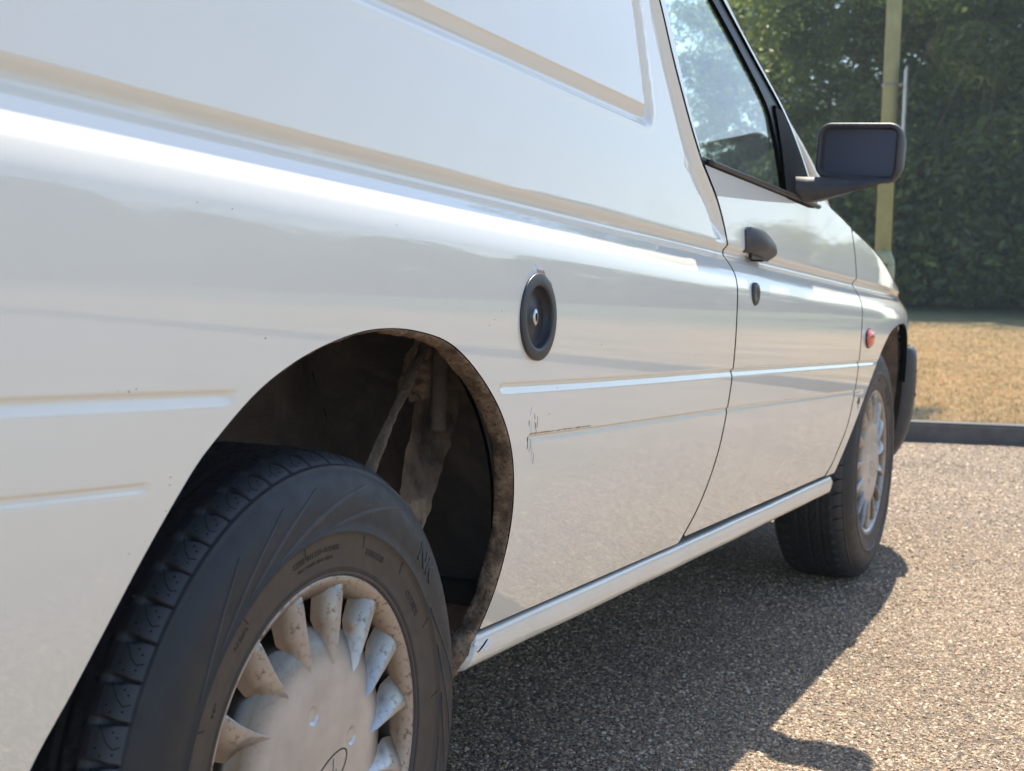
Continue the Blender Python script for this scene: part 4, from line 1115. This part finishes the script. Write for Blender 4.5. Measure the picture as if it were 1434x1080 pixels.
def scatter(name, P, scales, idx, rots, meshes, label, cat, group=None):
    """one object: points carrying instanced low-poly pieces"""
    me = bpy.data.meshes.new(name); me.from_pydata(P.tolist(), [], [])
    me.attributes.new('scl', 'FLOAT', 'POINT').data.foreach_set('value', scales.astype('f'))
    me.attributes.new('idx', 'INT', 'POINT').data.foreach_set('value', idx.astype('i'))
    me.attributes.new('rot', 'FLOAT_VECTOR', 'POINT').data.foreach_set('vector', rots.astype('f').reshape(-1))
    o = bpy.data.objects.new(name, me); col.objects.link(o)
    # library collection, never linked to the scene
    lib = bpy.data.collections.new(name+'_library')
    for k, sm in enumerate(meshes): lib.objects.link(bpy.data.objects.new('piece_%02d' % k, sm))
    g = bpy.data.node_groups.new(name+'_nodes', 'GeometryNodeTree')
    g.interface.new_socket('Geometry', in_out='INPUT', socket_type='NodeSocketGeometry'); g.interface.new_socket('Geometry', in_out='OUTPUT', socket_type='NodeSocketGeometry')
    N = g.nodes; L = g.links
    gi = N.new('NodeGroupInput'); go = N.new('NodeGroupOutput'); ip = N.new('GeometryNodeInstanceOnPoints'); ci = N.new('GeometryNodeCollectionInfo')
    ci.inputs['Collection'].default_value = lib; ci.inputs['Separate Children'].default_value = True; ci.inputs['Reset Children'].default_value = True
    def attr(nm, t):
        a = N.new('GeometryNodeInputNamedAttribute'); a.data_type = t; a.inputs[0].default_value = nm; return a.outputs[0]
    L.new(gi.outputs[0], ip.inputs['Points']); L.new(ci.outputs[0], ip.inputs['Instance']); ip.inputs['Pick Instance'].default_value = True
    L.new(attr('idx', 'INT'), ip.inputs['Instance Index']); L.new(attr('scl', 'FLOAT'), ip.inputs['Scale'])
    e2 = N.new('FunctionNodeEulerToRotation'); L.new(attr('rot', 'FLOAT_VECTOR'), e2.inputs[0]); L.new(e2.outputs[0], ip.inputs['Rotation'])
    L.new(ip.outputs[0], go.inputs[0])
    md = o.modifiers.new('scatter', 'NODES'); md.node_group = g
    tag(o, label, cat, group, 'stuff'); return o
def pebbles():
    P = []; S = []
    for (x0, x1, ya, yb, dens, smin, smax) in ((.55, 2.2, -.75, 1.0, 42000, .0024, .0092), (2.2, 3.6, -.75, 1.3, 20000, .0034, .0105), (3.6, 5.95, -.75, 1.8, 7000, .005, .014)):
        n = int((x1-x0)*(yb-ya)*dens); x = rng.uniform(x0, x1, n); y = rng.uniform(ya, yb, n)
        k = (x-5.86+.302*(y-.40)) < -.01
        x, y = x[k], y[k]; s = smin+(smax-smin)*rng.random(len(x))**3.0
        P.append(np.stack([x, y, s*.02], 1)); S.append(s)
    P = np.concatenate(P); S = np.concatenate(S); n = len(P)
    rots = np.stack([rng.normal(0, .35, n), rng.normal(0, .35, n), rng.uniform(0, 6.28, n)], 1)
    scatter('gravel', P, S, rng.integers(0, 10, n), rots, stones, 'tan and grey stone chippings covering the parking area beside the van', 'gravel')
pebbles()

# kerb
kerb = empty('kerb', tuple(K0)); tag(kerb, kind='structure')
CONC = simple('weathered_concrete', (.085, .083, .080), .9, nscale=14, var=.22, bump=.4, bscale=120)
bm = bmesh.new(); add_box(bm, (0, 0, 0), (.125, .905, .22), bevel=.012)
KM = bpy.data.meshes.new('kerb_stone'); bm.to_mesh(KM); bm.free(); KM.materials.append(CONC)
ang = math.atan2(KDIR.y, KDIR.x)-PI/2
for k in range(-14, 15):
    o = bpy.data.objects.new('kerb_stone', KM); link(o, kerb)
    q = KDIR*(k*.915+.62)+KN*.0625
    o.location = (q.x+random.uniform(-.002, .002), q.y, -.018+random.uniform(-.002, .002)); o.rotation_euler = (0, 0, ang+random.uniform(-.002, .002))

# grass bank beyond the kerb
def ground_z(x, y):
    d = (Vector((x, y, 0))-K0).dot(KN)-.12
    z = .078+.0185*min(max(d, 0), 26)
    return z + (.02*noise.noise(Vector((x*.25, y*.25, 0))) if d > .6 else 0)
V = []; F = []; us = [.110, .3, .6, 1, 1.5, 2, 2.6, 3.3, 4, 5, 6, 7, 8.5, 10, 12, 14, 17, 20, 24, 30, 40, 60, 100, 180]; vs_ = list(np.linspace(-1, 1, 61)); 
for u in us:
    for v in vs_:
        q = K0+KN*u+KDIR*(v*abs(v)*120+v*30); V.append((q.x, q.y, ground_z(q.x, q.y)-(.0 if u > .2 else .0)))
n = len(vs_)
for i in range(len(us)-1):
    for j in range(n-1): F.append([i*n+j, (i+1)*n+j, (i+1)*n+j+1, i*n+j+1])
def grass_mat():
    m = NT('dry_grass'); c = m.coord()
    a = m.ramp(m.noise(1.6, 8, .7, c), [(.32, (.38, .27, .12)), (.5, (.60, .41, .20)), (.68, (.72, .51, .28))])
    st = m.ramp(m.noise(3.2, 6, .7, m.map(c, (1.2, .28, 1), (0, 0, .3))), [(.40, (.55, .60, .50)), (.60, (1.05, 1.0, .95))])
    f = m.ramp(m.noise(55, 6, .75, c), [(.3, (.55, .55, .5)), (.7, (1.25, 1.22, 1.15))])
    colr = m.mix(1, m.mix(1, a, st, 'MULTIPLY'), f, 'MULTIPLY')
    sp = m.n('ShaderNodeSeparateXYZ'); m.l(c, sp.inputs[0]); mr = m.n('ShaderNodeMapRange'); m.l(sp.outputs[0], mr.inputs[0]); mr.inputs[1].default_value = 13; mr.inputs[2].default_value = 19
    colr = m.mix(mr.outputs[0], colr, (.085, .12, .045))
    m.l(colr, m.b.inputs['Base Color']); m.b.inputs['Roughness'].default_value = 1
    m.l(m.bump(m.noise(90, 6, .8, c), 1, .03), m.b.inputs['Normal']); return m.m
GRASSM = grass_mat()
tag(mesh_obj('grass_bank', V, F, GRASSM, smooth=True), kind='structure')
# grass blades in the visible wedge
BLADE = simple('straw_blade', (.76, .56, .32), .8, nscale=3, var=.35); BLADEG = simple('green_blade', (.30, .27, .10), .8, nscale=3, var=.35)
tufts = []
for k in range(5):
    V = []; F = []; rd = random.Random(k)
    for b in range(7):
        a = rd.uniform(0, 6.28); l = rd.uniform(.6, 1.2); bx, by = rd.uniform(-.6, .6), rd.uniform(-.6, .6); w = .09
        ox, oy = math.cos(a)*w, math.sin(a)*w; tx, ty = rd.uniform(-.7, .7), rd.uniform(-.7, .7); q = len(V)
        V += [(bx-ox, by-oy, 0), (bx+ox, by+oy, 0), (bx+tx*.4+ox*.6, by+ty*.4+oy*.6, l*.6), (bx+tx*.4-ox*.6, by+ty*.4-oy*.6, l*.6), (bx+tx, by+ty, l)]
        F += [[q, q+1, q+2, q+3], [q+3, q+2, q+4]]
    me = bpy.data.meshes.new('tuft'); me.from_pydata(V, [], F); me.materials.append(BLADE if k < 4 else BLADEG); tufts.append(me)
def grass_tufts():
    P = []; cx, cy = cam.location.x, cam.location.y
    n = 26000; d = 6.9+rng.random(n)**1.3*10; az = R(2)+rng.random(n)*R(13)
    x = cx+d*np.cos(az); y = cy+d*np.sin(az)
    for a, b in zip(x, y):
        if (Vector((a, b, 0))-K0).dot(KN) > .15: P.append((a, b, ground_z(a, b)))
    P = np.array(P); n = len(P); rots = np.stack([np.zeros(n), np.zeros(n), rng.uniform(0, 6.28, n)], 1)
    scatter('grass', P, rng.uniform(.010, .030, n), rng.integers(0, 5, n), rots, tufts, 'short dry yellow grass growing on the bank beyond the kerb', 'grass')
grass_tufts()

# ------------------------------------------------------------------ lamp post and its sign
POSTM = simple('olive_post_paint', (.235, .285, .19), .5, nscale=8, var=.14, bump=.1)
px_, py_ = 8.647, 1.185; pz_ = ground_z(px_, py_)
post = tag(empty('lamp_post', (px_, py_, pz_)), 'olive green street lamp post with wide base section behind the van bonnet', 'lamp post')
bm = bmesh.new(); tube(bm, [(0, 0, -.1), (0, 0, .685), (0, 0, .705)], [.080, .080, .077], 24); bm_obj('base_section', bm, POSTM, post, True)
bm = bmesh.new(); tube(bm, [(0, 0, .705), (0, 0, .722), (0, 0, .775), (0, 0, .79)], [.078, .077, .055, .052], 24, False); bm_obj('collar', bm, POSTM, post, True)
bm = bmesh.new(); tube(bm, [(0, 0, .79), (0, 0, 5.2), (.15, 0, 5.6), (.6, 0, 5.8), (1.0, 0, 5.85)], [.0515, .043, .038, .032, .030], 20); bm_obj('pole', bm, POSTM, post, True)
bm = bmesh.new(); add_box(bm, (1.25, 0, 5.86), (.6, .26, .12), bevel=.04); bm_obj('lamp_head', bm, PLASTIC_GREY, post, True)
bm = bmesh.new(); add_box(bm, (-.070, -.012, .5), (.012, .085, .55), bevel=.004); bm_obj('access_door', bm, POSTM, post)
bm = bmesh.new(); tube(bm, [(-.074, -.040, .70), (-.080, -.042, .70)], .009, 10); bm_obj('door_bolt', bm, SEAL, post)
sign = tag(empty('sign', (px_, py_, pz_+1.75)), 'thin grey sign plate seen edge on, clamped to the lamp post', 'sign')
PALEM = simple('pale_galvanised', (.26, .255, .25), .45, metal=.4)
bm = bmesh.new(); add_box(bm, (.06, -.082, -.06), (.28, .007, .56), Matrix.Rotation(R(14), 3, 'Z'), bevel=.002); bm_obj('plate', bm, PALEM, sign)
for zq in (-.22, .10):
    bm = bmesh.new(); tube(bm, [(.052*math.cos(a), .052*math.sin(a), zq) for a in np.linspace(0, 2*PI, 20)], .007, 6); add_box(bm, (0, -.066, zq), (.03, .03, .018)); bm_obj('clamp', bm, PALEM, sign, True)

# ------------------------------------------------------------------ trees
def leaf_mat(name, c0, c1, c2, tr=(.40, .50, .09)):
    m = NT(name); c = m.coord('Object')
    gi = m.n('ShaderNodeNewGeometry')
    a = m.ramp(gi.outputs['Random Per Island'], [(0, c0), (.5, c1), (1, c2)])
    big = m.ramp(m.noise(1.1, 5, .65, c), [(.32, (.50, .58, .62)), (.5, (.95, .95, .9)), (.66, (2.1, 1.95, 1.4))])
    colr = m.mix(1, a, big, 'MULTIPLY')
    m.l(colr, m.b.inputs['Base Color']); m.b.inputs['Roughness'].default_value = .45
    t = m.n('ShaderNodeBsdfTranslucent'); m.l(m.mix(.6, colr, tr), t.inputs[0])
    mx = m.n('ShaderNodeMixShader'); mx.inputs[0].default_value = .45; m.l(m.b.outputs[0], mx.inputs[1]); m.l(t.outputs[0], mx.inputs[2])
    m.l(mx.outputs[0], m.out.inputs['Surface']); return m.m
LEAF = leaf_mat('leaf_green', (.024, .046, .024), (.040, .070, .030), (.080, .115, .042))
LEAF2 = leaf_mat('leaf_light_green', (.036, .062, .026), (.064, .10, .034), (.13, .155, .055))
BARK = simple('bark', (.085, .068, .052), .9, nscale=8, var=.4, bump=.8, bscale=30)
def crown_mesh(seed, rx, ry, rz, cz, nclump, per, size, mat, skirt=.0):
    g = np.random.default_rng(seed)
    # clump centres through the outer part of the volume
    d = g.normal(size=(nclump, 3)); d /= np.linalg.norm(d, axis=1)[:, None]
    rad = .50+.52*g.random(nclump)**.6
    C = d*rad[:, None]*np.array([rx, ry, rz]); C[:, 2] += cz
    C[:, :2] *= (1+.25*np.sin(C[:, 2:3]*1.1+seed))
    cr = .30+.80*g.random(nclump)**1.5
    ci = np.repeat(np.arange(nclump), per); n = len(ci)
    o = g.normal(size=(n, 3)); o /= np.linalg.norm(o, axis=1)[:, None]
    P = C[ci]+o*(cr[ci]*(.72+.28*g.random(n)**.5))[:, None]*np.array([1, 1, .72])
    keep = P[:, 2] > (.25 if rz > 2 else .02); P = P[keep]; o = o[keep]; n = len(P)
    a = g.normal(size=(n, 3)); a[:, 2] *= .6; a -= o*(a*o).sum(1)[:, None]*.75; a /= np.linalg.norm(a, axis=1)[:, None]
    b = np.cross(a, g.normal(size=(n, 3))); b /= np.linalg.norm(b, axis=1)[:, None]
    s = size*(.55+.9*g.random(n))[:, None]
    nn = np.cross(a, b)
    V = np.stack([P-a*s, P+b*s*.42-nn*s*.12, P+a*s, P-b*s*.42-nn*s*.12], 1).reshape(-1, 3)
    F = np.arange(4*n).reshape(-1, 4)
    me = bpy.data.meshes.new('crown'); me.vertices.add(len(V)); me.vertices.foreach_set('co', V.reshape(-1).astype('f'))
    me.loops.add(4*n); me.loops.foreach_set('vertex_index', F.reshape(-1).astype('i'))
    me.polygons.add(n); me.polygons.foreach_set('loop_start', np.arange(0, 4*n, 4).astype('i')); me.polygons.foreach_set('loop_total', np.full(n, 4, 'i'))
    me.materials.append(mat); me.update(calc_edges=True); me.validate(); return me
def trunk_mesh(seed, h, r):
    rd = random.Random(seed); bm = bmesh.new()
    pts = [(0, 0, -.3)]; x = y = 0
    for k in range(1, 8):
        x += rd.uniform(-.12, .12); y += rd.uniform(-.12, .12); pts.append((x, y, h*k/7))
    tube(bm, pts, [r*1.35]+[r*(1-.11*k) for k in range(1, 8)], 10)
    for k in range(9):
        i = rd.randint(1, 6); a = rd.uniform(0, 6.28); l = rd.uniform(1.6, 3.2); p0 = Vector(pts[i])
        q1 = p0+Vector((math.cos(a)*l*.5, math.sin(a)*l*.5, l*.35)); q2 = p0+Vector((math.cos(a+.3)*l, math.sin(a+.3)*l, l*.9))
        tube(bm, [p0, q1, q2], [r*.30, r*.18, r*.06], 7)
    me = bpy.data.meshes.new('trunk'); bm.to_mesh(me); bm.free(); me.materials.append(BARK); me.polygons.foreach_set('use_smooth', [True]*len(me.polygons)); return me
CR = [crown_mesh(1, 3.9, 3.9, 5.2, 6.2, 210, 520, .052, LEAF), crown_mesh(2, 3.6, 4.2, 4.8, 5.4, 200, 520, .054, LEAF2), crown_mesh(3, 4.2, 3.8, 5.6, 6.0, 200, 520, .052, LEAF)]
TK = [trunk_mesh(1, 8.5, .20), trunk_mesh(2, 7.5, .16), trunk_mesh(3, 8.5, .22)]
BUSH = [crown_mesh(11, 1.5, 1.5, 1.25, .85, 80, 420, .055, LEAF), crown_mesh(12, 1.7, 1.4, 1.5, .95, 80, 420, .055, LEAF)]
STEM = trunk_mesh(9, 1.6, .05)
def tree(x, y, k, s, rz, label, group, bush=False):
    z = ground_z(x, y)
    nm = 'shrub' if bush is True else 'tree'
    t = tag(empty(nm, (x, y, z)), label, nm, group); t.rotation_euler = (0, 0, rz); t.scale = (s, s, s)
    link(bpy.data.objects.new('crown', (BUSH if bush else CR)[k]), t); link(bpy.data.objects.new('stem' if bush is True else 'trunk', STEM if bush else TK[k]), t)
    return t
def polar(az, d): return cam.location.x+d*math.cos(R(az)), cam.location.y+d*math.sin(R(az))
G1 = 'trees beyond the grass bank'
for (az, d, k, s, rz, lab) in [(11.9, 25, 0, .84, .3, 'leafy tree whose ragged left edge shows through the van window'), (5.6, 24, 1, .98, 1.9, 'lighter green tree directly behind the lamp post'),
                              (3.2, 25, 2, .86, 4.0, 'dark tree filling the right edge of the background'),
                              (10.6, 31, 2, .98, 5.2, 'tall dark tree in the second row left of the lamp post'), (13.4, 27, 1, .62, 4.4, 'small pale leafy tree at the left end of the row behind the side window'), (2.9, 30, 0, 1.25, 1.0, 'tall dark tree in the second row right of the lamp post')]:
    x, y = polar(az, d); tree(x, y, k, s, rz, lab, G1)
G2 = 'shrubs at the foot of the trees'
sh = [(15.0, 24), (13.4, 23.4), (11.9, 23.2), (10.3, 22.6), (8.8, 22.9), (7.2, 22.6), (5.6, 23), (4.0, 22.8), (2.4, 23.2)]
labs = ['dark shrub under the leftmost tree behind the van window', 'dark shrub hidden low behind the door mirror', 'dark shrub left of the lamp post base', 'dark shrub right behind the lamp post base', 'dark shrub just right of the lamp post', 'dark shrub midway between lamp post and right edge', 'second dark shrub from the right edge', 'dark shrub at the right edge of the grass', 'dark shrub beyond the right edge of the photo']
for i, ((az, d), lab) in enumerate(zip(sh, labs)):
    x, y = polar(az, d); tree(x, y, i % 2, .62 if i == 0 else .8 if i == 1 else 1.15+.15*math.sin(i*2.1), i*1.3, lab, G2, True)
G3 = 'trees on the near side of the car park mirrored in the paint'
labs3 = ['leftmost', 'second', 'third', 'fourth', 'fifth', 'sixth', 'seventh', 'eighth', 'ninth', 'tenth', 'eleventh', 'twelfth', 'thirteenth', 'fourteenth', 'fifteenth', 'sixteenth']
for i in range(16):
    az = -9-3.6*i; s = float(np.interp(-az, [9, 16, 24, 32, 40, 50, 63], [.28, .29, .34, .36, .60, .74, .66]))*(1+.10*math.sin(i*2.7)); d = 40+2*math.sin(i*1.9)
    x, y = polar(az, d); tree(x, y, i % 2, s*3.7, i*1.7, labs3[15-i]+' tree of the row across the car park seen mirrored in the white side panel', G3, 'low')

# ------------------------------------------------------------------ added blue volume imitating the camera's veil (far trees fade towards blue)
bm = bmesh.new(); add_box(bm, (30, 0, 9.2), (560, 520, 21.0))
HZ = bpy.data.materials.new('lens_veil'); HZ.use_nodes = True; hn = HZ.node_tree
hn.nodes.remove(hn.nodes['Principled BSDF']); pv = hn.nodes.new('ShaderNodeVolumePrincipled')
pv.inputs['Density'].default_value = .0015; pv.inputs['Color'].default_value = (.72, .86, .98, 1); pv.inputs['Anisotropy'].default_value = .2
hn.links.new(pv.outputs[0], hn.nodes['Material Output'].inputs['Volume'])
tag(bm_obj('lens_veil', bm, HZ), 'added thin pale blue volume imitating lens veil over the far trees', 'lens_veil', kind='stuff')
